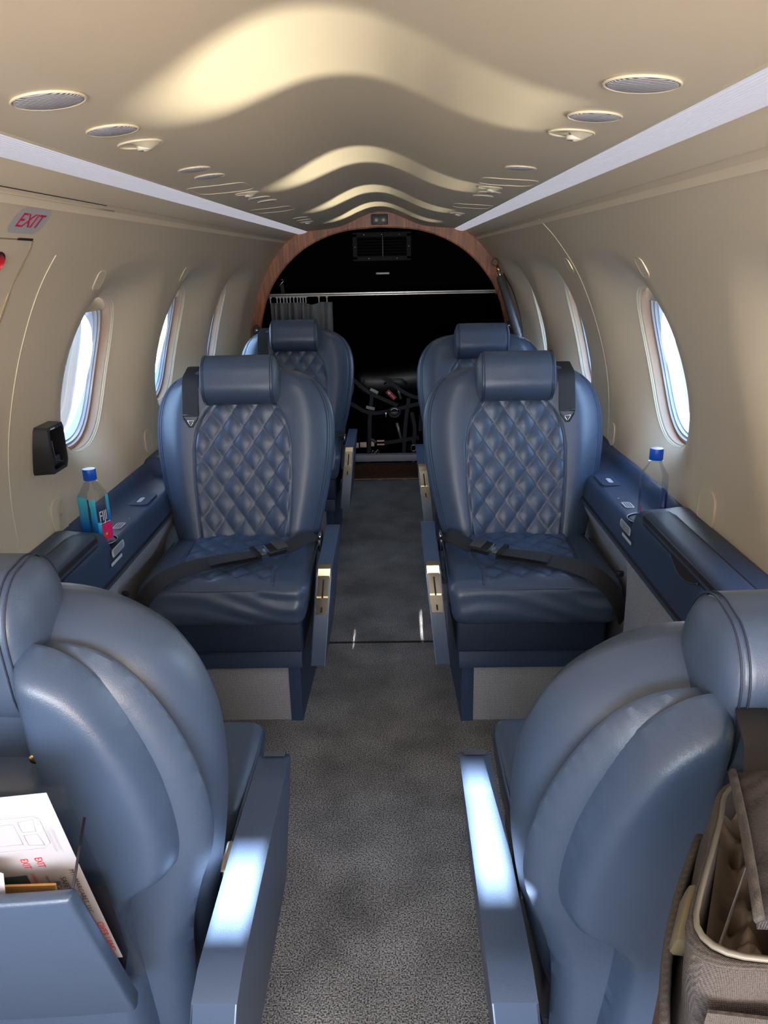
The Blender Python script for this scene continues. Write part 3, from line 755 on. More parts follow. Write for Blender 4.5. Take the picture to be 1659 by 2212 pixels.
def pedestal(parent, a):
    y0 = 0.09
    # leather covered pedestal box with a fabric front panel, its aisle cheek flares toward the floor
    def cheek(s, t0, t1, name):
        bm = bmesh.new(); vs = [bm.verts.new(p) for p in ((s * t0, y0, 0), (s * t1, y0 - 0.002, 0), (s * t1, y0 - 0.002, 0.176), (s * t0, y0, 0.176), (s * t0, y0 + 0.34, 0), (s * (t1 + 0.01), y0 + 0.36, 0), (s * (t1 + 0.015), y0 + 0.36, 0.20), (s * t0, y0 + 0.34, 0.20))]
        for f in ((0, 1, 2, 3), (4, 7, 6, 5), (1, 5, 6, 2), (0, 3, 7, 4), (3, 2, 6, 7), (0, 4, 5, 1)): bm.faces.new([vs[i] for i in f])
        return bmo(name, bm, M['plastic_navy'], parent, bevel=0.004)
    cheek(a, 0.145, 0.178, 'pedestal_side'); cheek(-a, 0.145, 0.178, 'pedestal_side')
    box('fabric_panel', (0, y0 + 0.012, 0.086), (0.294, 0.016, 0.172), M['tweed'], parent, 0.002)
    box('pedestal_core', (0, y0 + 0.20, 0.085), (0.28, 0.34, 0.165), M['skirt'], parent, 0.004)
    prism('pedestal_lip', [(y0 - 0.012, 0.174), (y0 - 0.012, 0.196), (y0 + 0.005, 0.240), (y0 + 0.36, 0.240), (y0 + 0.36, 0.174)], 'x', -0.186, 0.186, M['plastic_navy'], parent, 0.006, 3)
    box('skirt', (0, 0.235, 0.290), (0.392, 0.37, 0.112), M['skirt'], parent, 0.010, 3)

def seat(name, label, x, yfront, a, face, recline, arm, strap=True, group=None, belt=True, hr=(0.495, 0.012, 1.0), yz=(0.335, 0.425), sdv=0.0):
    """face=+1: sitter looks towards the camera; -1: away. a: aisle side in the seat's own frame"""
    root = empty(name, label, 'seat', (x, yfront, 0), (0, 0, 0 if face > 0 else PI))
    T = frame_back(math.radians(recline), *yz); key = (recline, yz)
    pedestal(root, a); seat_cushion(root)
    bc = back_cushion(T, root, key); shell_parts(T, root, key, sdv)
    def pip(s):
        def go():
            vs = np.concatenate([np.linspace(0.0, 0.38, 40), np.linspace(0.385, 0.428, 12)])
            P = on_back(T, [(s * (float(pwid(v)) + 0.001), v) for v in vs], 0.0012)
            return tube('seam_piping', P, 0.0019, M['leather'], bc, 6)
        return go
    for s in (-1, 1): cached(('sp', key, s), 'seam_piping', bc, pip(s))
    def edge(s, k):
        def go():
            vs = np.linspace(0.0, 0.50, 60)
            P = on_back(T, [(s * float(hwid(v)) * (0.925 + k), v) for v in vs], 0.0003)
            return tube('edge_stitching', P, 0.0008, M['thread'], bc, 5)
        return go
    for s in (-1, 1):
        for kk in (0.0, 0.022): cached(('es', key, s, kk), 'edge_stitching', bc, edge(s, kk))
    headrest(T, root, key, *hr)
    # steel hinge peeping out between the back and the armrest
    box('hinge_bracket', (a * 0.222, 0.36, 0.44), (0.012, 0.06, 0.05), M['steel'], root, 0.004)
    arm_part(root, a, *arm)
    if strap:
        u0 = -a * 0.150; vs = np.linspace(0.395, 0.525, 16)
        P = [tuple(p) for p in on_back(T, [(u0, v) for v in vs], 0.004)]
        P += [tuple(T(u0, 0.545, -0.06)), tuple(T(u0, 0.552, -0.09)), tuple(T(u0, 0.54, -0.13)), tuple(T(u0, 0.47, -0.145))]
        sw = ribbon('shoulder_strap', P, 0.047, (1, 0, 0), M['web'], root, 0.002)
        # stitched fold and metal tongue at its end
        Q = [tuple(p) for p in on_back(T, [(u0, v) for v in np.linspace(0.392, 0.425, 5)], 0.007)]
        ribbon('folded_end', Q, 0.046, (1, 0, 0), M['web'], sw, 0.003)
        c = [on_back(T, [p], 0.007)[0] for p in ((u0 - 0.023, 0.396), (u0 + 0.023, 0.396), (u0 + 0.018, 0.384), (u0 + 0.004, 0.362), (u0 - 0.004, 0.362), (u0 - 0.018, 0.384))]
        tube('tongue', c, 0.0028, M['black'], sw, 6, closed=True)
        c = [on_back(T, [p], 0.0075)[0] for p in ((u0 - 0.009, 0.380), (u0 + 0.009, 0.380), (u0 + 0.002, 0.366), (u0 - 0.002, 0.366))]
        tube('tongue_hook', c, 0.0016, M['steel'], sw, 6, closed=True)
    if belt:
        zt = 0.468
        pts = catmull([(a * 0.212, 0.325, 0.470), (a * 0.185, 0.265, zt + .012), (a * 0.160, 0.215, zt + 0.014), (a * 0.140, 0.180, zt + 0.014)], 12)
        lb = ribbon('lap_belt', [tuple(p) for p in pts], 0.044, (0.5 * a, -1.0, -0.35), M['web'], root, 0.002)
        pts = catmull([(a * 0.085, 0.140, zt + 0.012), (a * 0.02, 0.120, zt + 0.012), (-a * 0.05, 0.088, zt + 0.012), (-a * 0.10, 0.052, zt + 0.010), (-a * 0.145, 0.018, zt + 0.000), (-a * 0.175, -0.008, zt - 0.022), (-a * 0.200, -0.020, zt - 0.060), (-a * 0.222, -0.010, zt - 0.110)], 40)
        sd = [tuple(Vector((0.25 * a, -1.0, -0.30)) * (1 - t) + Vector((0.8 * a, -0.6, -0.5)) * t) for t in np.linspace(0, 1, 40)]
        ribbon('lap_belt_long', [tuple(p) for p in pts], 0.048, sd, M['web'], root, 0.002)
        R = Euler((0.25, 0, math.atan2(0.040, 0.055) * a)).to_matrix()
        bk = box('buckle', (a * 0.118, 0.163, zt + 0.022), (0.054, 0.044, 0.016), M['black'], root, 0.004, 3, R)
        box('buckle_lid', (a * 0.130, 0.170, zt + 0.0325), (0.034, 0.042, 0.004), M['rubber'], bk, 0.0015, 2, R)
        box('buckle_tongue', (a * 0.080, 0.140, zt + 0.020), (0.040, 0.030, 0.005), M['steel'], bk, 0.001, 2, R)
        bm = bmesh.new(); addbox(bm, (a * 0.070, 0.134, zt + 0.024), (0.014, 0.050, 0.010), R); bmo('adjuster', bm, M['black'], bk, 0.002)
        pts = catmull([(a * 0.07, 0.128, zt + 0.022), (a * 0.03, 0.112, zt + 0.021), (-a * 0.02, 0.092, zt + 0.019), (-a * 0.045, 0.080, zt + 0.018)], 8)
        ribbon('belt_tail', [tuple(p) for p in pts], 0.034, (0.3 * a, -1, -0.2), M['web'], lb, 0.0018)
    return root

SEATS = {}
SEATS['nl'] = seat('armchair', 'nearer of the two quilted navy seats facing the camera, left of the aisle', -0.384, 1.785, 1, 1, 16, (0.085, 0.462))
SEATS['nr'] = seat('armchair', 'nearer of the two quilted navy seats facing the camera, right of the aisle', 0.415, 1.775, -1, 1, 17, (0.075, 0.475))
SEATS['fl'] = seat('armchair', 'quilted navy seat at the back left below the grey curtain', -0.395, 3.16, 1, 1, 16, (0.085, 0.462))
SEATS['fr'] = seat('armchair', 'quilted navy seat at the back right beside the gas strut', 0.425, 2.78, -1, 1, 17, (0.075, 0.475), strap=False)
SEATS['bl'] = seat('armchair', 'navy seat seen from behind at lower left, safety card in its back pocket', -0.392, 1.205, -1, -1, 6, (0.215, 0.530, 0.425, 0.27, 0.03, 0.046, 0.272), strap=False, belt=False, hr=(0.512, -0.100, 1.14), yz=(0.388, 0.392), sdv=0.010)
SEATS['br'] = seat('armchair', 'navy seat seen from behind at lower right, open bag hanging on its back', 0.450, 1.205, 1, -1, 11, (0.215, 0.530, 0.425, 0.27, 0.03, 0.046, 0.272), strap=False, belt=False, hr=(0.520, -0.100, 1.14), yz=(0.416, 0.384), sdv=0.024)
for s_ in SEATS.values(): s_['group'] = 'quilted navy cabin seats'

# ------------------------------------------------------------------ rear wood arch and cargo bay
ARO = [(x, z) for x, z in WALLP[::-1] if z > 0.0]
outer = [(0.64, 0.0)] + [tuple(p) for p in WALLP[::-1] if 0.02 < p[1] < 1.34][::8] + [(0.484, 1.350), (0.45, 1.375)] + [tuple(p) for p in CEIL[::-1] if p[0] >= 0][::3]
outer = outer + [(-x, z) for x, z in outer[::-1][1:]]
ih = catmull([(0.680, 0.0), (0.690, 0.50), (0.686, 0.78), (0.676, 0.88), (0.632, 1.035), (0.566, 1.150), (0.466, 1.255), (0.350, 1.328), (0.200, 1.378), (0.0, 1.396)], 50)
inner = [tuple(p) for p in ih]; inner = inner + [(-x, z) for x, z in inner[::-1][1:]]
outer = [(0.72, 0.0)] + outer[1:-1] + [(-0.72, 0.0)]
outer = [(x * 1.004, z + 0.004) for x, z in outer]
def resamp(P, n):
    P = np.array(P); d = np.concatenate([[0], np.cumsum(np.linalg.norm(np.diff(P, axis=0), axis=1))]); t = np.linspace(0, d[-1], n)
    return np.stack([np.interp(t, d, P[:, 0]), np.interp(t, d, P[:, 1])], 1)
A = resamp(outer, 160); B = resamp(inner, 160); V = []; Fc = []
for y, P in ((4.34, A), (4.34, B), (4.40, B), (4.40, A)):
    V += [(p[0], y, p[1]) for p in P]
for r in range(4):
    for i in range(159):
        a = r * 160 + i; b = a + 1; r2 = ((r + 1) % 4) * 160; Fc.append((a, b, r2 + i + 1, r2 + i))
o = mesh('trim_8', V, Fc, M['wood'], smooth=False); autosmooth(o, 40); tag(o, kind='structure')
P = [(p[0] * 0.999, 4.338, p[1] - 0.001) for p in B]
o = tube('trim_9', P, 0.004, M['wood'], None, 6); tag(o, kind='structure')
# dark cargo lining
bm = bmesh.new(); addbox(bm, (0, 4.98, 0.75), (1.75, 1.17, 1.62)); bmesh.ops.delete(bm, geom=[f for f in bm.faces if f.normal.y < -0.9], context='FACES')
o = bmo('wall_back', bm, M['blackmatte']); tag(o, kind='structure')
o = box('wall_upper_back', (0, 4.62, 1.30), (1.5, 0.03, 0.44), M['blackmatte'], None, 0.004); tag(o, kind='structure')
o = box('baseboard_back', (0, 4.385, 0.045), (1.36, 0.06, 0.092), M['carpet_brown'], None, 0.012); tag(o, kind='structure')
o = box('trim_10', (0, 4.45, 0.112), (1.36, 0.05, 0.040), M['rod'], None, 0.003); o.data.materials[0] = mat('pale_grey_sill', (0.30, 0.30, 0.31), 0.5); tag(o, kind='structure')
ZB = Vector((0, 0.75)); V = []
for p in B:
    V.append((p[0], 4.397, p[1]))
    d_ = Vector((p[0], p[1] - 0.75)).normalized(); V.append((d_.x * 1.6, 4.397, 0.75 + d_.y * 1.6))
o = mesh('trim_15', V, [(2 * i, 2 * i + 1, 2 * i + 3, 2 * i + 2) for i in range(len(B) - 1)], M['blackmatte'], smooth=False); tag(o, kind='structure')  # hidden black flange added behind the arch to block outside light
# seat belt sign on the arch
r = empty('seat_belt_sign', 'small dark lighted sign box at the top of the wood arch', 'sign')
box('housing', (-0.005, 4.333, 1.431), (0.088, 0.014, 0.052), M['rubber'], r, 0.004)
for sx in (-1, 1):
    f = box('sign_window', (-0.005 + sx * 0.019, 4.325, 1.431), (0.033, 0.004, 0.030), mat('sign_face', (0.10, 0.09, 0.085), 0.3), r, 0.001)
    tube('symbol', [(-0.005 + sx * 0.019 + p[0], 4.3225, 1.431 + p[1]) for p in ((-0.008, -0.006), (0.0, 0.003), (0.008, 0.007))], 0.0012, M['grille'], f, 5)
# air vent in the black bulkhead
r = empty('air_vent', 'black rectangular air vent in the dark rear bulkhead', 'vent', (0, 4.60, 1.30))
bm = bmesh.new()
for c, s_ in (((0, 0, 0.064), (0.330, 0.014, 0.026)), ((0, 0, -0.064), (0.330, 0.014, 0.026)), ((-0.152, 0, 0), (0.026, 0.014, 0.14)), ((0.152, 0, 0), (0.026, 0.014, 0.14))): addbox(bm, c, s_)
bmo('frame', bm, mat('vent_frame', (0.02, 0.02, 0.021), 0.7, spec=0.2), r, 0.003)
for k_ in range(7):
    box('slat', (0, 0.0, -0.048 + 0.016 * k_), (0.285, 0.010, 0.003), M['black'], r, 0, R=Euler((0.6, 0, 0)).to_matrix())
box('divider', (0.005, -0.004, 0), (0.003, 0.006, 0.112), M['rubber'], r, 0)
for x, z in ((-0.1, 0.064), (0, 0.064), (0.1, 0.064), (-0.075, -0.064), (0.085, -0.064), (-0.152, 0), (0.152, 0)):
    disc('screw', (x, -0.0075, z), (1, 0, 0), (0, 0, 1), 0.0035, 0.0035, M['steel'], r, 12, 0.001, (0, -1, 0))
tag(box('pull_handle', (0.002, 4.597, 1.155), (0.078, 0.012, 0.011), M['white'], None, 0.005, 3), 'short white pull handle on the dark rear bulkhead', 'handle')
# curtain rod and curtain
r = empty('curtain_rod', 'pale metal curtain rod across the dark cargo opening', 'rod')
box('rail', (-0.005, 4.425, 1.056), (1.27, 0.012, 0.010), M['rod'], r, 0.002); box('rail_groove', (-0.005, 4.421, 1.046), (1.27, 0.008, 0.008), M['rod'], r, 0.002)
for sx in (-1, 1): box('end_bracket', (sx * 0.632, 4.42, 1.05), (0.02, 0.03, 0.03), M['black'], r, 0.002)
cu = empty('cabin_curtain', 'grey cloth curtain bunched at the left end of the rod', 'curtain')
def cur_x(t): return -0.625 + 0.345 * t
V = []; Fc = []; nx, nz = 150, 30
for i in range(nx):
    t = i / (nx - 1); dens = 1.0 if t < 0.55 else 0.45
    ph = 2 * PI * (t * 9 if t < 0.55 else 0.55 * 9 + (t - 0.55) * 4.5)
    for j in range(nz):
        z = 1.012 - 0.80 * j / (nz - 1); amp = (0.016 + 0.010 * j / nz) 
        V.append((cur_x(t) + 0.004 * math.sin(ph * 0.5 + j * 0.1), 4.425 + amp * math.sin(ph + 0.3 * math.sin(j * 0.25)) * (1 if t < 0.55 else 1.2), z - (0.012 * math.sin(PI * ((t - 0.55) / 0.25)) if t > 0.55 and j == 0 and t < 0.8 else 0)))
for i in range(nx - 1):
    for j in range(nz - 1): a = i * nz + j; Fc.append((a, a + nz, a + nz + 1, a + 1))
c_ = mesh('cloth', V, Fc, M['curtain'], cu); md = c_.modifiers.new('thick', 'SOLIDIFY'); md.thickness = 0.003
for x in (-0.622, -0.585, -0.567, -0.548, -0.530, -0.512, -0.492, -0.472, -0.455, -0.44, -0.425, -0.352, -0.308):
    bm = bmesh.new(); addbox(bm, (x, 4.421, 1.026), (0.005, 0.008, 0.032)); addbox(bm, (x, 4.421, 1.040), (0.014, 0.010, 0.005)); bmo('curtain_glider', bm, M['placard'], cu, 0.001)
# hook hanging up at the left of the bay
r = empty('bungee_hook', 'thin wire hook hanging in the upper left of the dark bay', 'hook')
tube('wire_loop', [(-0.585, 4.5, 1.13), (-0.56, 4.5, 1.135), (-0.555, 4.5, 1.125), (-0.575, 4.5, 1.105), (-0.59, 4.5, 1.11)], 0.002, M['steel'], r, 6)
ribbon('strap', [(-0.565, 4.5, 1.11), (-0.56, 4.5, 1.05), (-0.55, 4.5, 1.0)], 0.02, (1, 0, 0), M['web'], r)
# latches low on both legs of the arch
for sx, l_ in ((-1, 'left'), (1, 'right')):
    r = empty('arch_latch', 'black latch with a steel button at the %s foot of the wood arch' % l_, 'latch')
    P = [(sx * 0.695 + 0.026 * math.cos(a) * 0.8, 0.868 + 0.036 * math.sin(a)) for a in np.linspace(0, 2 * PI, 20, endpoint=False)]
    prism('plate', P, 'y', 4.322, 4.338, M['black'], r, 0.003)
    disc('button', (sx * 0.695, 4.3205, 0.872), (1, 0, 0), (0, 0, 1), 0.010, 0.010, M['steel'], r, 18, 0.004, (0, -1, 0))
# gas strut on the right wall
r = empty('gas_strut', 'dark grey gas strut with brass fitting leaning on the right wall beside the arch', 'strut')
p0 = Vector((0.590, 4.10, 1.190)); p1 = Vector((0.700, 3.93, 0.800)); d = (p1 - p0)
tube('cylinder', [p0 + d * 0.14, p0 + d * 0.16, p0 + d * 0.97, p0 + d], [0.019, 0.022, 0.022, 0.016], M['rubber'], r, 20)
tube('piston_rod', [p0 + d * 0.06, p0 + d * 0.15], 0.008, M['steel'], r, 12)
tube('brass_fitting', [p0 + d * 0.0, p0 + d * 0.03, p0 + d * 0.035, p0 + d * 0.07], [0.007, 0.008, 0.011, 0.010], M['brass'], r, 10)
tube('ball_socket', [p0 + Vector((-0.012 + 0.016 * math.cos(a), -0.004, 0.016 + 0.018 * math.sin(a))) for a in np.linspace(0, 2 * PI, 16, endpoint=False)], 0.004, M['rubber'], r, 6, closed=True)
tube('hose', [tuple(p) for p in catmull([p0 + d * 0.1 + Vector((0.02, 0, 0)), p0 + d * 0.35 + Vector((0.038, -0.02, 0)), p0 + d * 0.7 + Vector((0.034, -0.02, 0)), p1 + Vector((0.010, -0.01, 0))], 20)], 0.003, M['gap'], r, 6)

# cargo behind the net
def cx(u): return (u - 832.5) * 0.00275
def cz(v): return 0.485 - (v - 850) * 0.00275
def crib(nm, pts, w, m, par, y=4.5): return ribbon(nm, [tuple(p) for p in catmull([(cx(u), y + 0.006 * i, cz(v)) for i, (u, v) in enumerate(pts)], 14)], w, (0.0, 1, 0.0) if False else ((1, 0, 0) if abs(pts[0][0] - pts[-1][0]) < abs(pts[0][1] - pts[-1][1]) else (0, 0, 1)), m, par, 0.002)
net = empty('cargo_net', 'black webbing net with buckles closing off the dark baggage bay', 'cargo net')
for pts in (((792, 1012), (798, 960), (800, 905), (806, 850)), ((873, 1042), (872, 990), (876, 920), (884, 860)), ((893, 962), (896, 925), (890, 890)), ((893, 1000), (894, 975)), ((740, 1000), (790, 1006)), ((806, 1012), (820, 1040)),
            ((765, 815), (800, 845), (860, 875)), ((760, 868), (810, 890), (905, 872)), ((910, 860), (880, 850), (830, 815)), ((830, 955), (870, 950), (905, 945)), ((912, 880), (908, 930))):
    crib('webbing', pts, 0.022, M['web'], net, 4.46)
for u, v in ((893, 966), (893, 1003)):
    tube('ring', [(cx(u) + 0.015 * math.cos(a), 4.45, cz(v) + 0.018 * math.sin(a)) for a in np.linspace(0, 2 * PI, 18, endpoint=False)], 0.0025, M['steel'], net, 6, closed=True)
tube('snap_hook', [(cx(u), 4.44, cz(v)) for u, v in ((889, 996), (892, 1010), (896, 1008), (895, 996))], 0.003, M['steel'], net, 6)
for u, v, an in ((807, 948, -0.6), (812, 1014, -0.5)):
    box('cam_buckle', (cx(u), 4.445, cz(v)), (0.040, 0.016, 0.018), M['rubber'], net, 0.004, 2, Euler((0, -an, 0)).to_matrix())
for u, v in ((806, 975), (812, 978), (816, 974), (810, 984)):
    tube('carabiner', [(cx(u) + 0.006 * math.cos(a), 4.44 + 0.004 * math.cos(a), cz(v) + 0.018 * math.sin(a)) for a in np.linspace(0, 2 * PI, 14, endpoint=False)], 0.0022, M['steel'], net, 6, closed=True)
def tagbox(nm, u, v, w, h, ang, m, label, cat, y=4.47, t=0.01, bev=0.003, grp=None):
    R = Euler((0, math.radians(ang), 0)).to_matrix(); o = box(nm, (cx(u), y, cz(v)), (w, t, h), m, None, bev, 2, R); tag(o, label, cat, grp); return o
cream = mat('pale_clip', (0.36, 0.34, 0.31), 0.4)
tagbox('plastic_clip', 811, 843, 0.052, 0.018, 28, cream, 'pale plastic clip on the net, upper of two', 'clip')
tagbox('plastic_clip', 802, 879, 0.052, 0.018, 14, cream, 'pale plastic clip on the net, lower of two', 'clip')
rt = empty('red_tag', 'red ribbon tag with white arrow and lettering in the baggage net', 'tag')
R = Euler((0, math.radians(45), 0)).to_matrix(); cc = Vector((cx(847), 4.44, cz(850)))
red = mat('red_ribbon', (0.35, 0.01, 0.02), 0.6); box('ribbon', cc, (0.066, 0.003, 0.026), red, rt, 0, 1, R)
wp = mat('white_print', (0.6, 0.55, 0.55), 0.6)
V = [cc + R @ Vector((x, -0.003, z)) for x, z in ((-0.030, 0), (-0.012, 0.009), (-0.014, 0.003), (-0.006, 0.003), (-0.006, -0.003), (-0.014, -0.003), (-0.012, -0.009))]
mesh('arrow', V, [tuple(range(7))], wp, rt, smooth=False)
for k_ in range(4): box('lettering', cc + R @ Vector((0.002 + 0.007 * k_, -0.002, 0)), (0.004, 0.0015, 0.006), wp, rt, 0, 1, R)
bar = mat('dull_steel', (0.32, 0.31, 0.29), 0.35, 0.7)
tag(tube('metal_tube', [(cx(858), 4.47, cz(912)), (cx(866), 4.47, cz(946))], 0.009, bar, None, 10), 'dull steel tube sticking down below the reel in the bay', 'tube')
tag(tube('metal_strut', [(cx(860), 4.49, cz(834)), (cx(867), 4.49, cz(862))], 0.009, bar, None, 10), 'short steel tube beside the red tag in the bay', 'tube')
rl = empty('ratchet', 'shiny black ratchet buckle in the middle of the baggage net', 'ratchet')
tube('ratchet_ring', [(cx(853) + 0.034 * math.cos(a), 4.45, cz(888) + 0.028 * math.sin(a)) for a in np.linspace(0, 2 * PI, 24, endpoint=False)], 0.006, M['black'], rl, 8, closed=True)
tube('handle_loop', [(cx(853) + 0.022 * math.cos(a), 4.445, cz(886) + 0.018 * math.sin(a)) for a in np.linspace(0.3, PI, 14)], 0.003, M['steel'], rl, 6)
box('ratchet_body', (cx(853), 4.46, cz(892)), (0.06, 0.02, 0.035), M['black'], rl, 0.006); box('side_plate', (cx(835), 4.45, cz(893)), (0.010, 0.012, 0.03), M['steel'], rl, 0.002)
lug = empty('duffel_bag', 'dark duffel bag behind the net with pale reflective stripes', 'bag')
def blob(P, n): return np.stack([P[:, 0] + 0.01 * np.sin(P[:, 2] * 30), P[:, 1] + 4.68, P[:, 2] + 0.30 + 0.012 * np.sin(P[:, 0] * 14)], 1)
rbox('body', (0.62, 0.30, 0.30), 0.09, 0.03, blob, M['blackmatte'], lug)
stripe = mat('pink_reflective_stripe', (0.95, 0.62, 0.52), 0.4, emis=None)
for u0, u1, v0, v1 in ((762, 774, 958, 969), (777, 791, 957, 968), (797, 808, 955, 966), (814, 830, 953, 956), (814, 830, 961, 964)):
    box('reflective_stripe', ((cx(u0) + cx(u1)) / 2, 4.515, (cz(v0) + cz(v1)) / 2), (cx(u1) - cx(u0), 0.012, cz(v0) - cz(v1)), stripe, lug, 0.001)
b2 = empty('baggage_case', 'black soft case lying on the duffel behind the net', 'bag')
def blob2(P, n): return np.stack([P[:, 0] + 0.08, P[:, 1] + 4.72, P[:, 2] + 0.535 + 0.012 * np.sin(P[:, 0] * 11)], 1)
rbox('body', (0.5, 0.28, 0.14), 0.05, 0.03, blob2, M['black'], b2); tube('carry_handle', [(0.0, 4.56, 0.53), (0.03, 4.53, 0.56), (0.10, 4.53, 0.56), (0.13, 4.56, 0.53)], 0.006, M['rubber'], b2, 8)

# ------------------------------------------------------------------ ceiling fittings
def ceil_frame(x):
    z = ceil_z(x); dz = (ceil_z(x + 0.01) - ceil_z(x - 0.01)) / 0.02; u = Vector((1, 0, dz)).normalized(); n = Vector((dz, 0, -1)).normalized()
    return Vector((x, 0, z)), u, n
grm = mat('ribbed_speaker_grille', (0.40, 0.385, 0.42), 0.5); 
g_nt = grm.node_tree; g_b = g_nt.nodes['Principled BSDF']; g_tc = node(g_nt, 'ShaderNodeTexCoord'); g_s = node(g_nt, 'ShaderNodeSeparateXYZ'); g_nt.links.new(g_tc.outputs['Object'], g_s.inputs[0])
g_w = mth(g_nt, 'SINE', mth(g_nt, 'MULTIPLY', g_s.outputs[1], 1500.0)); g_bp = node(g_nt, 'ShaderNodeBump'); g_bp.inputs['Distance'].default_value = 0.001; g_nt.links.new(g_w, g_bp.inputs['Height']); g_nt.links.new(g_bp.outputs[0], g_b.inputs['Normal'])
def grille(x, y, r, label, grp):
    c, u, n = ceil_frame(x); c = Vector((x, y, c.z)); root = empty('ceiling_grille', label, 'ceiling grille', group=grp)
    disc('grille_plate', c + n * 0.0005, u, (0, 1, 0), r * 0.95, r * 0.95, grm, root, 36, 0.002, n)
    tube('rim', [c + u * r * math.cos(a) + Vector((0, r * math.sin(a), 0)) + n * 0.001 for a in np.linspace(0, 2 * PI, 40, endpoint=False)], 0.0016, M['cream_light'], root, 6, closed=True)
def gasper(x, y, r, label, grp, s):
    c, u, n = ceil_frame(x); c = Vector((x, y, c.z)); root = empty('reading_light', label, 'reading light', group=grp)
    tube('bezel', [c + u * r * math.cos(a) + Vector((0, r * math.sin(a), 0)) + n * 0.0008 for a in np.linspace(0, 2 * PI, 40, endpoint=False)], 0.0016, M['cream_light'], root, 6, closed=True)
    V = []; Fc = []; nr = 8
    for i in range(nr):
        rr = r * (1 - i / nr); h = 0.0012 + 0.010 * math.sin(PI / 2 * (i / (nr - 1))) ** 1.3
        for j in range(32):
            a = 2 * PI * j / 32; V.append(c + u * rr * math.cos(a) + Vector((0, rr * math.sin(a), 0)) + n * h * (0.45 + 0.55 * math.cos(a - (0 if s > 0 else PI))))
    for i in range(nr - 1):
        for j in range(32): Fc.append((i * 32 + j, i * 32 + (j + 1) % 32, (i + 1) * 32 + (j + 1) % 32, (i + 1) * 32 + j))
    mesh('eyeball', V, Fc, M['cream_light'], root)
    q = c + u * s * r * 0.15 + n * 0.010
    tube('lens', [q - n * 0.006, q - n * 0.001], [0.011, 0.010], mat('lens_glass', (0.7, 0.66, 0.55), 0.15), root, 16)
GL = [(-0.276, 0.861, 0.036, 'nearest large round grille in the ceiling, left side'), (-0.277, 1.049, 0.031, 'second round grille from the camera in the ceiling, left side'), (-0.282, 1.479, 0.028, 'left ceiling grille just past the first reading light'), (-0.282, 1.598, 0.028, 'left ceiling grille paired close behind another grille'), (-0.279, 2.152, 0.028, 'left ceiling grille just past the second reading light'), (-0.277, 2.27, 0.026, 'small left ceiling grille over the near seat'), (-0.288, 3.134, 0.028, 'far left ceiling grille, first of the rear pair'), (-0.292, 3.30, 0.028, 'far left ceiling grille, second of the rear pair'),
      (0.311, 0.835, 0.036, 'nearest large round grille in the ceiling, right side'), (0.309, 1.012, 0.031, 'second round grille from the camera in the ceiling, right side'), (0.306, 1.554, 0.028, 'right ceiling grille just past the first reading light'), (0.312, 2.10, 0.028, 'right ceiling grille just past the second reading light'), (0.309, 2.22, 0.026, 'small right ceiling grille over the near seat')]
for g in GL: grille(*g, 'round ceiling grilles')
for g in ((-0.279, 1.166, 0.030, 'cream reading light in the ceiling nearest the camera, left side', 1), (0.309, 1.138, 0.030, 'cream reading light in the ceiling nearest the camera, right side', 1),
          (-0.283, 1.997, 0.028, 'cream reading light in the left ceiling above the near seat', 1), (0.299, 1.976, 0.028, 'cream reading light in the right ceiling above the near seat', 1),
          (-0.297, 3.45, 0.028, 'farthest cream reading light in the left ceiling', 1), (0.302, 3.02, 0.028, 'farthest cream reading light in the right ceiling', 1)):
    gasper(*g[:4], 'cream reading lights', g[4])
def panel_outline(x0, x1, y0, y1, label):
    pts = rrect((x0 + x1) / 2, (y0 + y1) / 2, abs(x1 - x0), y1 - y0, 0.03)
    tag(tube('oxygen_mask_cover', [(x, y, ceil_z(x) - 0.0003) for x, y in resamp(pts + pts[:1], 60)[:-1]], 0.0012, M['cream_light'], None, 5, closed=True), label, 'ceiling panel', 'oxygen mask covers')
panel_outline(-0.375, -0.25, 1.76, 1.93, 'thin cream panel outline in the left ceiling, nearer one')
panel_outline(-0.375, -0.25, 2.52, 2.70, 'thin cream panel outline in the left ceiling, farther one')
panel_outline(0.26, 0.38, 1.76, 1.90, 'thin cream panel outline in the right ceiling, nearer one')
panel_outline(0.26, 0.38, 2.55, 2.72, 'thin cream panel outline in the right ceiling, farther one')

# ------------------------------------------------------------------ side wall fittings
def clip(side, Y, z, label):
    c, al, up, n = wall_frame(side, Y, z, 0.0); root = empty('coat_hook_cover', label, 'wall cover', group='coat hook covers')
    P = []
    for a, b in ((-0.022, -0.018), (-0.012, -0.024), (0.018, -0.024), (0.026, -0.012), (0.026, 0.012), (0.018, 0.024), (-0.012, 0.024), (-0.022, 0.018)): P.append(c + al * a + up * b + n * 0.002)
    V = P + [p - n * 0.004 for p in P]; k8 = 8
    Fc = [tuple(range(8))] + [(i, (i + 1) % 8, (i + 1) % 8 + 8, i + 8) for i in range(8)]
    o = mesh('cover', V, Fc, M['cream'], root); autosmooth(o, 30)
    tube('cover_edge', [p - n * 0.0005 for p in P], 0.0011, M['cream_light'], root, 5, closed=True)
clip(-1, 1.832, 1.198, 'small cream flap high on the left wall, nearer one'); clip(-1, 2.582, 1.198, 'small cream flap high on the left wall, farther one')
clip(1, 1.749, 1.203, 'small cream flap high on the right wall, nearer one'); clip(1, 2.484, 1.202, 'small cream flap high on the right wall, farther one')
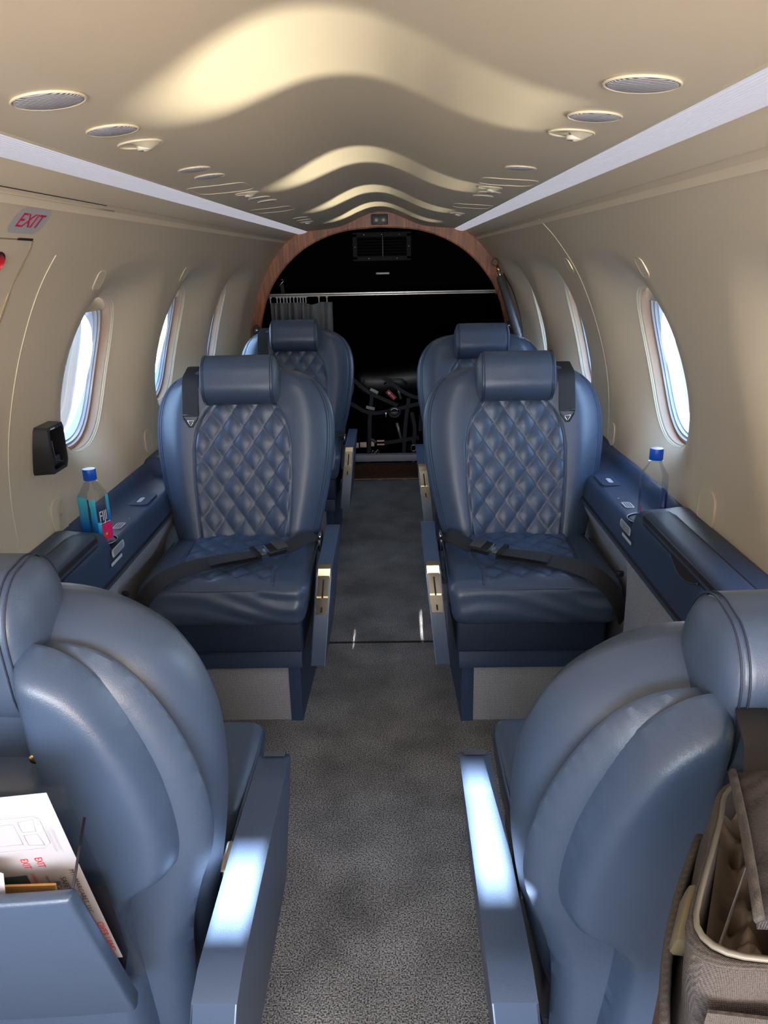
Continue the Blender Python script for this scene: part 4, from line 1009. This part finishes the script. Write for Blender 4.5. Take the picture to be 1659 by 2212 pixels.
def wall_cover(side, Y, z, w, h, label, dot=False):
    c, al, up, n = wall_frame(side, Y, z, 0.0); root = empty('wall_cover', label, 'wall cover')
    P = [c + al * a + up * b for a, b in rrect(0, 0, w, h, min(w, h) * 0.35)]
    N = len(P); V = [p + n * 0.004 for p in P] + [p - n * 0.004 for p in P]
    mesh('cover_plate', V, [tuple(range(N))] + [(i, (i + 1) % N, (i + 1) % N + N, i + N) for i in range(N)], M['cream'], root, smooth=False)
    tube('cover_rim', [p + n * 0.0035 for p in P], 0.0014, M['cream_light'], root, 5, closed=True)
    if dot: textmesh('marking', 'AIR', 0.008, mat('blue_marking', (0.12, 0.3, 0.7), 0.5), c + n * 0.005, al * (1 if side < 0 else -1), up, root, 0, 'CENTER')
wall_cover(-1, 1.735, 0.665, 0.085, 0.085, 'rounded cream cover low on the left wall by the armrest lid', True)
wall_cover(1, 1.60, 0.70, 0.085, 0.09, 'rounded cream cover low on the right wall by the armrest lid')
wall_cover(-1, 2.44, 0.685, 0.06, 0.07, 'cream cover low on the left wall behind the near seat')
wall_cover(1, 2.37, 0.700, 0.06, 0.07, 'cream cover low on the right wall behind the near seat')
# exit hatch marks, upper left
def wall_ribbon(side, pts, w, m, nm, parent=None, off=0.0015):
    P = []; S = []
    for y, z in pts: c, al, up, n = wall_frame(side, y, z, off); P.append(tuple(c)); S.append(tuple(up))
    return ribbon(nm, P, w, S, m, parent, 0.001)
tag(wall_ribbon(-1, [(y, 1.3425) for y in np.linspace(0.3, 1.60, 12)], 0.0065, M['gap'], 'trim_11', None, 0.001), kind='structure')
tag(wall_line('trim_12', -1, [(y, 1.334) for y in np.linspace(0.3, 1.66, 14)], 0.0018, M['cream_light']), kind='structure')
tag(wall_ribbon(-1, [(1.34, 1.275), (1.395, 1.275)], 0.004, M['gap'], 'trim_13'), kind='structure')
tag(wall_line('trim_14', -1, [(0.9, 1.274), (1.34, 1.274), (1.40, 1.273), (1.408, 1.262), (1.41, 1.20), (1.405, 1.10)], 0.0012, M['cream_dark']), kind='structure')
c, al, up, n = wall_frame(-1, 1.343, 1.302, 0.0012)
r = empty('exit_sign', 'pale oval sticker reading EXIT in red on the upper left wall', 'sign')
up2 = up
P = [c + al * a + up2 * b for a, b in rrect(0, 0, 0.118, 0.052, 0.020)]
mesh('sticker', P, [tuple(range(len(P)))], mat('sticker_grey', (0.44, 0.44, 0.46), 0.5), r, smooth=False)
textmesh('lettering', 'EXIT', 0.040, M['red_ink'], c + n * 0.0008, al * 1.0, up2, r, 0.0002, 'CENTER', 1.05)
hc, al, up, n = wall_frame(-1, 1.305, 1.236, 0.0)
r = empty('emergency_handle', 'dark red pull handle in its recess at the left picture edge', 'handle')
P = [hc + al * (0.034 * math.cos(a)) + up * (0.024 * math.sin(a)) for a in np.linspace(0, 2 * PI, 24, endpoint=False)]
mesh('recess', [p + n * 0.0015 for p in P], [tuple(range(24))], M['gap'], r, smooth=False)
mesh('red_grip', [hc + (p - hc) * 0.8 + n * 0.005 for p in P] + [hc + (p - hc) * 0.86 + n * 0.001 for p in P], [tuple(range(24))] + [(i, (i + 1) % 24, (i + 1) % 24 + 24, i + 24) for i in range(24)], M['red'], r)
# black device holder on the left wall
c, al, up, n = wall_frame(-1, 1.715, 0.845, 0.0); n = Vector((1, 0, 0)); up = Vector((0, 0, 1)); c = Vector((-0.738, 1.684, 0.842))
r = empty('device_holder', 'black plastic device holder on the left wall in front of the window', 'holder')
bm = bmesh.new()
def HP(a, b, h): return bm.verts.new(c + al * a + up * b + n * h)
w_, h_, d_ = 0.044, 0.055, 0.044
o_l = [(-w_, -h_ * 0.86), (-w_ + 0.004, -h_), (w_ * 0.75, -h_), (w_, -h_ * 0.72), (w_, h_ * 0.80), (w_ * 0.84, h_), (-w_ + 0.004, h_), (-w_, h_ * 0.86)]
base_ = [HP(a, b, -0.01) for a, b in o_l]; front = [HP(a * 0.96, b * 0.95, d_) for a, b in o_l]; lip = [HP(a * 0.80, b * 0.80, d_ + 0.001) for a, b in o_l]; pit = [HP(a * 0.74, b * 0.72, 0.012) for a, b in o_l]
for X_, Y_ in ((base_, front), (front, lip), (lip, pit)):
    for i in range(8): bm.faces.new((X_[i], X_[(i + 1) % 8], Y_[(i + 1) % 8], Y_[i]))
bm.faces.new(pit)
bmo('housing', bm, M['black'], r, 0.0025, 2)
box('cradle', c + Vector((0.026, -0.004, -0.028)), (0.026, 0.042, 0.022), M['black'], r, 0.004); box('light_bar', c + Vector((0.046, -0.018, 0.047)), (0.002, 0.018, 0.002), M['white'], r, 0)
tube('cradle_edge', [c + Vector((0.042, -0.024, 0.02)), c + Vector((0.040, -0.016, -0.026)), c + Vector((0.042, 0.018, -0.036))], 0.0018, M['rubber'], r, 6)

# ------------------------------------------------------------------ side ledges
def ledge(side, dz, nm):
    root = empty('side_ledge', 'long navy side ledge under the %s windows with armrest lid and cup well' % nm, 'side ledge')
    near = np.array([(.750, .640), (.738, .648), (.722, .652), (.705, .652), (.690, .650), (.660, .648), (.640, .646), (.624, .640), (.617, .625), (.615, .60), (.613, .57), (.610, .535), (.600, .530)])
    far = np.array([(.750, .636), (.738, .640), (.724, .630), (.710, .612), (.695, .602), (.672, .597), (.650, .595), (.634, .593), (.624, .586), (.618, .575), (.614, .558), (.610, .535), (.600, .530)])
    def blend(Y): return 1 - sstep(np.array([Y]), 1.690, 1.735)[0] * (1 - sstep(np.array([Y]), 2.36, 2.40)[0])
    ys = np.concatenate([np.linspace(Y0, 1.66, 30), np.linspace(1.665, 1.75, 18), np.linspace(1.78, 2.34, 8), np.linspace(2.355, 2.41, 12), np.linspace(2.45, 4.33, 12)])
    V = []; n = None
    for Y in ys:
        b = blend(Y); P = near * b + far * (1 - b); P = catmull(P, 50); n = len(P)
        V += [(side * p[0], Y, p[1] + dz) for p in P]
    Fc = [(j * n + i, j * n + i + 1, (j + 1) * n + i + 1, (j + 1) * n + i) for j in range(len(ys) - 1) for i in range(n - 1)]
    mesh('ledge_body', V, Fc, M['plastic_navy'], root)
    tube('edge_strip', [(side * 0.609, Y, 0.534 + dz) for Y in (Y0, 1.2, 1.7, 2.4, 4.3)], 0.0035, M['gap'], root, 6)
    # armrest lid (folding table cover) with dark gap round it
    for y0, y1 in ((0.35, 1.655), (2.44, 3.4)):
        pl = rrect(0.6535, (y0 + y1) / 2, 0.066, y1 - y0, 0.022)
        prism('lid_gap', [(side * x, y) for x, y in rrect(0.6535, (y0 + y1) / 2, 0.072, y1 - y0 + 0.008, 0.025)], 'z', 0.630 + dz, 0.6515 + dz, M['gap'], root, 0)
        def lf(P, nn, y0=y0, y1=y1):
            return np.stack([side * (0.652 + P[:, 0] - 0.004 * (P[:, 2] < 0)), P[:, 1] + (y0 + y1) / 2, P[:, 2] + 0.645 + dz - 0.10 * np.maximum(0, -(P[:, 0] + 0.004)) ** 1.0 * 1.2 + (P[:, 2] > 0) * 0.0], 1)
        rbox('armrest_lid', (0.066, y1 - y0, 0.030), 0.0145, 0.009, lf, M['lid_navy'], root)
    # finger scoop under the lid
    sc = [(side * (0.6165 - 0.0016), 1.30, 0.632 + dz), (side * 0.6145, 1.33, 0.620 + dz), (side * 0.6135, 1.37, 0.612 + dz), (side * 0.6138, 1.41, 0.616 + dz), (side * 0.615, 1.45, 0.631 + dz)]
    cc_ = catmull(sc, 14); V = [tuple(p) for p in cc_] + [(side * 0.6175, p[1], 0.640 + dz) for p in cc_]
    mesh('finger_scoop', V, [(i, i + 1, i + 15, i + 14) for i in range(13)], M['gap'], root); tube('scoop_edge', cc_, 0.0018, M['plastic_navy'], root, 6)
    # outlet cover, placards and cup well
    zc = 0.5975 + dz
    cp = prism('outlet_cover', [(side * x, y) for x, y in rrect(0.668, 2.11, 0.060, 0.115, 0.014)], 'z', zc - 0.004, zc + 0.0028, M['plastic_navy'], root, 0.0012)
    prism('outlet_placard', [(side * x, y) for x, y in rrect(0.668, 2.10, 0.013, 0.045, 0.006)], 'z', zc + 0.0026, zc + 0.0034, M['placard'], cp, 0)
    def plac(nm_, xc, yc, w, l, z, tilt=0.0, rows=3):
        X = lambda a: side * (xc + a * math.cos(tilt)); Z = lambda a: z + a * math.sin(tilt)
        P = [(X(a), yc + b, Z(a) + 0.0010) for a, b in rrect(0, 0, w, l, min(w, l) * 0.32)]
        o = mesh(nm_, P, [tuple(range(len(P)))], M['placard'], root, smooth=False)
        bm = bmesh.new()
        for k_ in range(rows):
            a = -w / 2 + w * (k_ + 1) / (rows + 1)
            vs = [bm.verts.new((X(a + s1 * w * 0.05), yc + s2 * l * 0.36, Z(a + s1 * w * 0.05) + 0.0018)) for s1, s2 in ((-1, -1), (1, -1), (1, 1), (-1, 1))]; bm.faces.new(vs)
        bmo('printed_line', bm, M['placard_ink'], o, smooth=False)
    plac('placard', 0.658, 1.885, 0.024, 0.050, 0.5958 + dz)
    disc('screw', (side * 0.650, 1.945, 0.5955 + dz), (1, 0, 0), (0, 1, 0), 0.003, 0.003, M['steel'], root, 12, 0.001, (0, 0, 1))
    # placards on the inner face
    for yc, zz, w, l, rows in ((1.735, 0.590, 0.020, 0.085, 4), (1.715, 0.568, 0.008, 0.075, 0)):
        P = [(side * (0.6125 + 0.16 * (zz - 0.58 + b) * 0.3 - 0.0035), yc + a, zz + b + dz) for a, b in rrect(0, 0, l, w, w * 0.4)]
        o = mesh('placard', P, [tuple(range(len(P)))], M['placard'], root, smooth=False)
        if rows:
            bm = bmesh.new()
            for k_ in range(rows):
                b = -w / 2 + w * (k_ + 1) / (rows + 1); vs = [bm.verts.new((side * (0.6115 + 0.048 * (zz - 0.58 + b) - 0.0035), yc + s2 * l * 0.38, zz + b + s1 * 0.0009 + dz)) for s1, s2 in ((-1, -1), (1, -1), (1, 1), (-1, 1))]; bm.faces.new(vs)
            bmo('printed_line', bm, M['placard_ink'], o, smooth=False)
    lathe('cup_well', [(0.0, 0.0), (0.036, 0.0), (0.040, 0.0045), (0.042, 0.0055)], M['gap'], root, 36, None, (side * 0.665, 1.772, 0.592 + dz))
    tube('cup_ring', [(side * 0.665 + 0.040 * math.cos(a), 1.772 + 0.040 * math.sin(a), 0.5985 + dz) for a in np.linspace(0, 2 * PI, 36, endpoint=False)], 0.0012, M['steel'], root, 5, closed=True)
    # tweed panel below
    V = []; ys = np.concatenate([np.linspace(Y0, 1.69, 20), np.linspace(1.70, 1.76, 8), np.linspace(1.8, 4.33, 20)]); zs = np.array([.536, .50, .46, .42, .38, .30, .2, .1, 0.0])
    for Y in ys:
        rec = sstep(np.array([Y]), 1.69, 1.75)[0]
        for z in zs: V.append((side * (0.611 + 0.050 * rec * sstep(np.array([0.54 - z]), 0.01, 0.14)[0]), Y, z + (dz if z > 0.3 else 0)))
    n = len(zs)
    mesh('tweed_panel', V, [(j * n + i, j * n + i + 1, (j + 1) * n + i + 1, (j + 1) * n + i) for j in range(len(ys) - 1) for i in range(n - 1)], M['tweed'], root)
    box('panel_clip', (side * 0.607, 1.735, 0.470 + dz), (0.016, 0.012, 0.014), M['black'], root, 0.003)
ledge(-1, -0.012, 'left'); ledge(1, 0.024, 'right')

# ------------------------------------------------------------------ water bottles
def bottle(x, y, z, rot, label, filled, text_a):
    root = empty('water_bottle', label, 'bottle', (x, y, z), (0, 0, rot), group='water bottles in the ledge cup wells')
    prof = [(0.0, 0.0), (0.024, 0.0), (0.0285, 0.004), (0.029, 0.012), (0.029, 0.118), (0.027, 0.127), (0.0145, 0.150), (0.0125, 0.156), (0.0125, 0.168)]
    lathe('body', prof, M['pet'], root, 48, 4.2)
    lathe('neck_ring', [(0.012, 0.155), (0.0165, 0.156), (0.0165, 0.158), (0.012, 0.159)], M['pet'], root, 28)
    c_ = lathe('cap', [(0.0150, 0.160), (0.0158, 0.161), (0.0155, 0.184), (0.0145, 0.187), (0.0, 0.1875)], M['cap_blue'], root, 40)
    if filled:
        lathe('water', [(0.0, 0.002), (0.0275, 0.003), (0.0278, 0.10), (0.0, 0.1005)], M['water'], root, 40, 4.2)
    # printed band round part of the bottle
    def band(name, a0, a1, z0, z1, m, off=0.0004, n=24):
        V = []; UV = []
        for i in range(n):
            a = a0 + (a1 - a0) * i / (n - 1); c, s = math.cos(a), math.sin(a); k_ = (0.029 + off) / (abs(c) ** 4.2 + abs(s) ** 4.2) ** (1 / 4.2)
            for zz, vv in ((z0, 0.0), (z1, 1.0)): V.append((c * k_, s * k_, zz)); UV.append((i / (n - 1), vv))
        return mesh(name, V, [(2 * i, 2 * i + 2, 2 * i + 3, 2 * i + 1) for i in range(n - 1)], m, root, uv=UV)
    return root, band
rb, band = bottle(-0.668, 1.770, 0.582, -0.35, 'water bottle with aqua and blue label standing in the left ledge', True, 0)
band('label', math.radians(205), math.radians(282), 0.010, 0.122, M['label'], n=48); band('label_stripe', math.radians(284), math.radians(293), 0.010, 0.118, mat('label_dark_stripe', (0.01, 0.07, 0.16), 0.3))
band('front_label', math.radians(295), math.radians(318), 0.010, 0.118, M['label'], n=30); band('side_label', math.radians(378), math.radians(400), 0.03, 0.122, M['label'])
band('lower_label', math.radians(318), math.radians(334), 0.010, 0.060, M['label'])
band('flower_print', math.radians(334), math.radians(400), 0.010, 0.052, M['pink'], 0.0008, 40); band('name_rule', math.radians(326), math.radians(390), 0.0545, 0.056, M['white'], 0.0009, 40)
textmesh('lettering', 'FIJI', 0.036, M['white'], (0.0306, -0.021, 0.073), (0, 1, 0), (0, 0, 1), rb, 0.0003, 'LEFT', 0.62)
disc('hibiscus', (0.0310, -0.006, 0.026), (0, 1, 0), (0, 0, 1), 0.010, 0.009, M['red_print'], rb, 5, 0.0004, (1, 0, 0)); disc('stamen', (0.0316, -0.004, 0.027), (0, 1, 0), (0, 0, 1), 0.004, 0.003, mat('yellow_print', (0.9, 0.5, 0.02), 0.5), rb, 6, 0.0003, (1, 0, 0))
rb, band = bottle(0.676, 1.760, 0.612, 0.0, 'clear half empty water bottle with blue cap standing in the right ledge', True, 0)
band('back_label', math.radians(305), math.radians(395), 0.010, 0.085, M['navy_print']); band('pink_edge', math.radians(192), math.radians(205), 0.010, 0.050, M['pink'])
textmesh('fine_print', 'NATURAL\nARTESIAN\nWATER', 0.009, M['grille'], (0.029, -0.0302, 0.05), (0, 0, 1), (-1, 0, 0), rb, 0.0001, 'CENTER', 0.8) if False else None

# ------------------------------------------------------------------ back pocket and its contents, left seat seen from behind
sr = SEATS['bl']
def loc(p): return (-(p[0] - sr.location.x), -(p[1] - sr.location.y), p[2])
# pocket panel: leans away from the shell at the top
xL, xR = -0.585, -0.202
prof = [(0.492, 0.738), (0.497, 0.742), (0.508, 0.738), (0.612, 0.500), (0.606, 0.486), (0.596, 0.490)]
V = []; Fc = []
xs = np.linspace(xL, xR, 30)
for x in xs:
    k_ = 0.010 * (1 - ((x - (xL + xR) / 2) / ((xR - xL) / 2)) ** 2)
    for y, z in prof: V.append(loc((x + (0.0 if x < -0.3 else -0.010 * (0.74 - z) / 0.25), y - k_, z)))
n6 = len(prof)
for i in range(29):
    for j in range(n6): a = i * n6 + j; b = i * n6 + (j + 1) % n6; Fc.append((a, b, b + n6, a + n6))
Fc += [tuple(range(n6)), tuple(range(29 * n6, 30 * n6))]
pk = mesh('seat_pocket', V, Fc, M['shell'], sr); md = pk.modifiers.new('round', 'BEVEL'); md.width = 0.003; md.segments = 2; md.limit_method = 'ANGLE'
tube('elastic_cord', [loc((-0.203, 0.503, 0.742)), loc((-0.212, 0.56, 0.765))], 0.0013, M['gap'], sr, 6)
mesh('slot', [loc(p) for p in ((-0.232, 0.583, 0.672), (-0.214, 0.583, 0.668), (-0.210, 0.598, 0.57), (-0.218, 0.602, 0.54), (-0.25, 0.600, 0.54))], [(0, 1, 2, 3, 4)], M['gap'], sr, smooth=False)
disc('screw', loc((-0.268, 0.598, 0.800)), (1, 0, 0), (0, 0, 1), 0.0048, 0.0048, M['brass'], sr, 20, 0.002, (0, 1, 0))

# safety card
O = Vector((-0.2135, 0.515, 0.828)); ux = Vector((0.004, 0.085, -0.30)).normalized(); uy = Vector((1, 0.10, 0.03)); uy = (uy - ux * uy.dot(ux)).normalized(); un = ux.cross(uy)
if un.y > 0: un = -un
def CP(a, b, h=0.0):
    """a along the reading direction from the top, b leftwards from the right edge"""
    bend = 0.020 * (a / 0.28) ** 2
    return O + ux * a - uy * b + un * h + Vector((bend * 0.15, 0, 0))
def sheet(name, a0, a1, b0, b1, m, h, par, n=16, r=0.0):
    V = []
    for i in range(n):
        a = a0 + (a1 - a0) * i / (n - 1)
        V += [CP(a, b0, h), CP(a, b1, h)]
    return mesh(name, V, [(2 * i, 2 * i + 1, 2 * i + 3, 2 * i + 2) for i in range(n - 1)], m, par, smooth=False)
sc = empty('safety_card', 'laminated white safety card with red and black print in the seat back pocket', 'card')
lm = sheet('laminate', -0.006, 0.30, -0.012, 0.30, M['lamin'], 0.0, sc); sheet('printed_sheet', 0.0, 0.262, 0.003, 0.28, M['paper'], 0.0004, sc)
def ct(s, a, b, size, m, sq=0.8, nm='printed_text'):
    o = textmesh(nm, s, size, m, (0, 0, 0), (1, 0, 0), (0, 1, 0), sc, 0, 'LEFT', sq)
    for v in o.data.vertices:
        p = CP(a + v.co.x, b - v.co.y, 0.0009); v.co = p
    return o
ct('MT. MARGARET, LLC', 0.106, 0.0115, 0.0062, M['ink'], 1.25); ct('SAFETY CARD', 0.116, 0.0215, 0.0070, M['ink'], 1.15); ct('PC-12 / 45', 0.122, 0.0285, 0.0070, M['ink'], 1.15)
ct('CERTIFICATE NUMBER: M9MA781C', 0.112, 0.0345, 0.0030, M['ink'], 1.0); ct('EMERGENCY LANDING / SURFACE IMPACT', 0.106, 0.0450, 0.0040, M['red_print'], 1.0)
ct('OVER LAND', 0.194, 0.0085, 0.0085, M['red_print'], 1.15); ct('EXECUTIVE 8 SEAT', 0.046, 0.0120, 0.0036, M['grey_ink'], 1.1); ct('CONFIGURATION', 0.046, 0.0160, 0.0036, M['grey_ink'], 1.1)
ct('EXIT', 0.084, 0.0340, 0.0090, M['red_print'], 0.8); ct('EXIT', 0.084, 0.0460, 0.0090, M['red_print'], 0.8)
for i_ in range(3):
    for j_ in range(4): sheet('picture', 0.108 + 0.022 * i_, 0.128 + 0.022 * i_, 0.050 + 0.022 * j_, 0.071 + 0.022 * j_, M['green_print'] if (i_ + j_) % 3 else mat('dark_green_print', (0.04, 0.08, 0.10), 0.5), 0.0008, sc, 4)
for pts in (((0.028, 0.022), (0.032, 0.018), (0.066, 0.018), (0.072, 0.024), (0.072, 0.10), (0.066, 0.106), (0.032, 0.106), (0.028, 0.10)), ((0.032, 0.023), (0.048, 0.025), (0.048, 0.036), (0.034, 0.036)), ((0.052, 0.025), (0.068, 0.023), (0.066, 0.036), (0.052, 0.036)), ((0.036, 0.040), (0.064, 0.040), (0.064, 0.098), (0.036, 0.098))):
    tube('seat_plan_line', [CP(a, b, 0.0008) for a, b in pts], 0.0003, M['grey_ink'], sc, 4, closed=True)
# papers and envelope beside the card
en = tag(mesh('kraft_envelope', [(-0.228, 0.522, 0.727), (-0.45, 0.520, 0.722), (-0.45, 0.545, 0.62), (-0.245, 0.545, 0.62), (-0.228, 0.524, 0.7275), (-0.45, 0.522, 0.7225), (-0.45, 0.551, 0.62), (-0.245, 0.551, 0.62)], [(0, 1, 2, 3), (4, 7, 6, 5), (0, 4, 5, 1), (0, 3, 7, 4), (1, 5, 6, 2), (3, 2, 6, 7)], M['kraft'], smooth=False), 'brown kraft envelope poking out of the seat back pocket', 'envelope')
V = []
for i in range(14):
    t = i / 13; x = -0.262 - 0.20 * t
    for q in range(5): V.append((x, 0.505 + 0.012 * math.sin(t * 5) - 0.002 * q + 0.004, 0.752 - 0.01 * t + 0.006 * math.sin(t * 7) - q * 0.012))
tag(mesh('folded_leaflet', V, [(i * 5 + j, i * 5 + j + 1, (i + 1) * 5 + j + 1, (i + 1) * 5 + j) for i in range(13) for j in range(4)], M['paper']), 'folded white leaflet in front of the safety card in the pocket', 'leaflet')

# ------------------------------------------------------------------ open bag hanging on the right seat back
bg_ = empty('travel_bag', 'open grey brown soft bag hanging on the back of the right seat', 'bag')
bx0, bx1, by0, by1, bz0, bz1 = 0.222, 0.515, 0.300, 0.452, 0.62, 0.885
def bagring(z, inset=0.0, bulge=0.0, ph=0.0):
    P = resamp(rrect((bx0 + bx1) / 2, (by0 + by1) / 2, bx1 - bx0 - 2 * inset + bulge, by1 - by0 - 2 * inset + bulge * 0.6, 0.030) + [rrect((bx0 + bx1) / 2, (by0 + by1) / 2, bx1 - bx0 - 2 * inset + bulge, by1 - by0 - 2 * inset + bulge * 0.6, 0.030)[0]], 97)[:-1]
    return [(x + 0.003 * math.sin(z * 50 + i * 0.35 + ph), y + 0.0025 * math.sin(z * 64 + i * 0.5), z + 0.003 * math.sin(i * 0.2)) for i, (x, y) in enumerate(P)]
def rings(name, R_, m, par, cap=False):
    n = len(R_[0]); V = [v for r_ in R_ for v in r_]; Fc = [(i * n + j, i * n + (j + 1) % n, (i + 1) * n + (j + 1) % n, (i + 1) * n + j) for i in range(len(R_) - 1) for j in range(n)]
    if cap: Fc.append(tuple(range((len(R_) - 1) * n, len(R_) * n)))
    return mesh(name, V, Fc, m, par)
rings('outer_body', [bagring(z, 0, 0.012 * math.sin((z - bz0) / 0.265 * PI)) for z in np.linspace(bz1, bz0, 24)], M['bag'], bg_, True)
rings('binding', [bagring(bz1 - 0.020, -0.001), bagring(bz1, -0.001), bagring(bz1 + 0.002, 0.002), bagring(bz1, 0.005), bagring(bz1 - 0.03, 0.006)], M['bag_trim'], bg_)
# zip teeth along the mouth
zb = tube('zip', bagring(bz1 + 0.003, 0.004), 0.0018, mat('zip_teeth', (0.13, 0.12, 0.10), 0.4), bg_, 6, closed=True)
# crumpled lining inside
nx, ny = 60, 40; V = []
rs = np.random.RandomState(3); K = rs.randn(26, 2) * 80; PH = rs.rand(26) * 6.28
for i in range(nx):
    for j in range(ny):
        x = bx0 + 0.008 + (bx1 - bx0 - 0.016) * i / (nx - 1); y = by0 + 0.009 + (by1 - by0 - 0.018) * j / (ny - 1)
        e_ = min(i, nx - 1 - i, j, ny - 1 - j) / 8.0; dip = -0.045 * min(1, e_) ** 0.7
        cr_ = sum(abs(math.sin(K[q][0] * x + K[q][1] * y + PH[q])) for q in range(26)) / 26 - 0.63
        V.append((x, y, bz1 - 0.012 + dip + 0.38 * cr_ * min(1, e_) + 0.045 * math.exp(-((x - 0.33) / 0.05) ** 2 - ((y - 0.40) / 0.03) ** 2)))
mesh('crumpled_lining', V, [(i * ny + j, i * ny + j + 1, (i + 1) * ny + j + 1, (i + 1) * ny + j) for i in range(nx - 1) for j in range(ny - 1)], M['crumple'], bg_)
# lid flap folded back over the right
V = []; 
for (a, b, c, d_) in (((0.232, 0.432, 0.903), (0.49, 0.440, 0.905), (0.51, 0.300, 0.915), (0.256, 0.312, 0.903)),):
    for i in range(12):
        for j in range(12):
            s_, t_ = i / 11, j / 11
            p = (Vector(a) * (1 - s_) + Vector(b) * s_) * (1 - t_) + (Vector(d_) * (1 - s_) + Vector(c) * s_) * t_; p.z += 0.004 * math.sin(s_ * 4 + t_ * 3); V.append(tuple(p))
fl_ = mesh('lid_flap', V, [(i * 12 + j, i * 12 + j + 1, (i + 1) * 12 + j + 1, (i + 1) * 12 + j) for i in range(11) for j in range(11)], M['bag'], bg_); md = fl_.modifiers.new('thick', 'SOLIDIFY'); md.thickness = 0.006
tube('flap_seam', [tuple(Vector(V[j]) + Vector((0, 0, 0.001))) for j in range(12)], 0.003, M['bag_trim'], fl_, 6)
# mesh side pocket with elastic edge
V = []
for i in range(16):
    for j in range(10):
        t_, s_ = i / 15, j / 9; V.append((bx0 - 0.006 - 0.020 * math.sin(PI * s_) * (0.4 + 0.6 * t_), by0 + 0.01 + 0.13 * s_, 0.845 - 0.20 * t_ - 0.03 * (1 - s_) * (1 - t_)))
mp = mesh('mesh_pocket', V, [(i * 10 + j, i * 10 + j + 1, (i + 1) * 10 + j + 1, (i + 1) * 10 + j) for i in range(15) for j in range(9)], tweed('dark_red_brown_mesh', (0.03, 0.018, 0.018), (0.20, 0.13, 0.125), 1100), bg_)
tube('elastic_edge', [V[j] for j in range(10)], 0.0035, M['bag_trim'], mp, 6)
box('side_buckle', (bx0 - 0.004, 0.372, 0.842), (0.014, 0.034, 0.026), mat('olive_buckle', (0.16, 0.13, 0.08), 0.4), bg_, 0.004, 2, Euler((0.4, 0.2, 0)).to_matrix())
mesh('paper_insert', [(0.238, 0.36, 0.80), (0.238, 0.31, 0.80), (0.236, 0.312, 0.882), (0.250, 0.385, 0.882)], [(0, 1, 2, 3)], M['paper'], bg_, smooth=False)
ribbon('front_strap', [(0.235, 0.292, 0.858), (0.30, 0.290, 0.850), (0.42, 0.290, 0.842), (0.50, 0.290, 0.838)], 0.018, (0, 0, 1), M['bag_trim'], bg_, 0.002)
ribbon('hanging_strap', [(0.253, 0.457, 0.80), (0.253, 0.463, 0.87), (0.250, 0.485, 0.888), (0.240, 0.53, 0.888), (0.236, 0.57, 0.872)], 0.024, (1, 0, 0), M['web'], bg_, 0.003)

def shear_bag(o):
    done = set()
    for c in o.children_recursive:
        if c.type == 'MESH' and c.data.name not in done:
            done.add(c.data.name)
            for v in c.data.vertices: v.co.x += 0.50 * (v.co.y - 0.30) - 0.010
shear_bag(bg_)

# ------------------------------------------------------------------ cabin front behind the camera: unseen partition, slots added to shape armrest sun patches
OP = [(-0.141, -0.100, 1.192, 1.224), (0.156, 0.192, 1.208, 1.268)]
bm = bmesh.new(); cuts_x = sorted({-0.80, 0.80, *[q for o_ in OP for q in o_[:2]]}); cuts_z = sorted({0.0, 1.52, *[q for o_ in OP for q in o_[2:]]})
for i in range(len(cuts_x) - 1):
    for j in range(len(cuts_z) - 1):
        xm, zm = (cuts_x[i] + cuts_x[i + 1]) / 2, (cuts_z[j] + cuts_z[j + 1]) / 2
        if any(o_[0] < xm < o_[1] and o_[2] < zm < o_[3] for o_ in OP): continue
        bm.faces.new([bm.verts.new(p) for p in ((cuts_x[i], Y0, cuts_z[j]), (cuts_x[i + 1], Y0, cuts_z[j]), (cuts_x[i + 1], Y0, cuts_z[j + 1]), (cuts_x[i], Y0, cuts_z[j + 1]))])
o = bmo('wall_front_sun_mask', bm, M['cream'], smooth=False); tag(o, kind='structure')
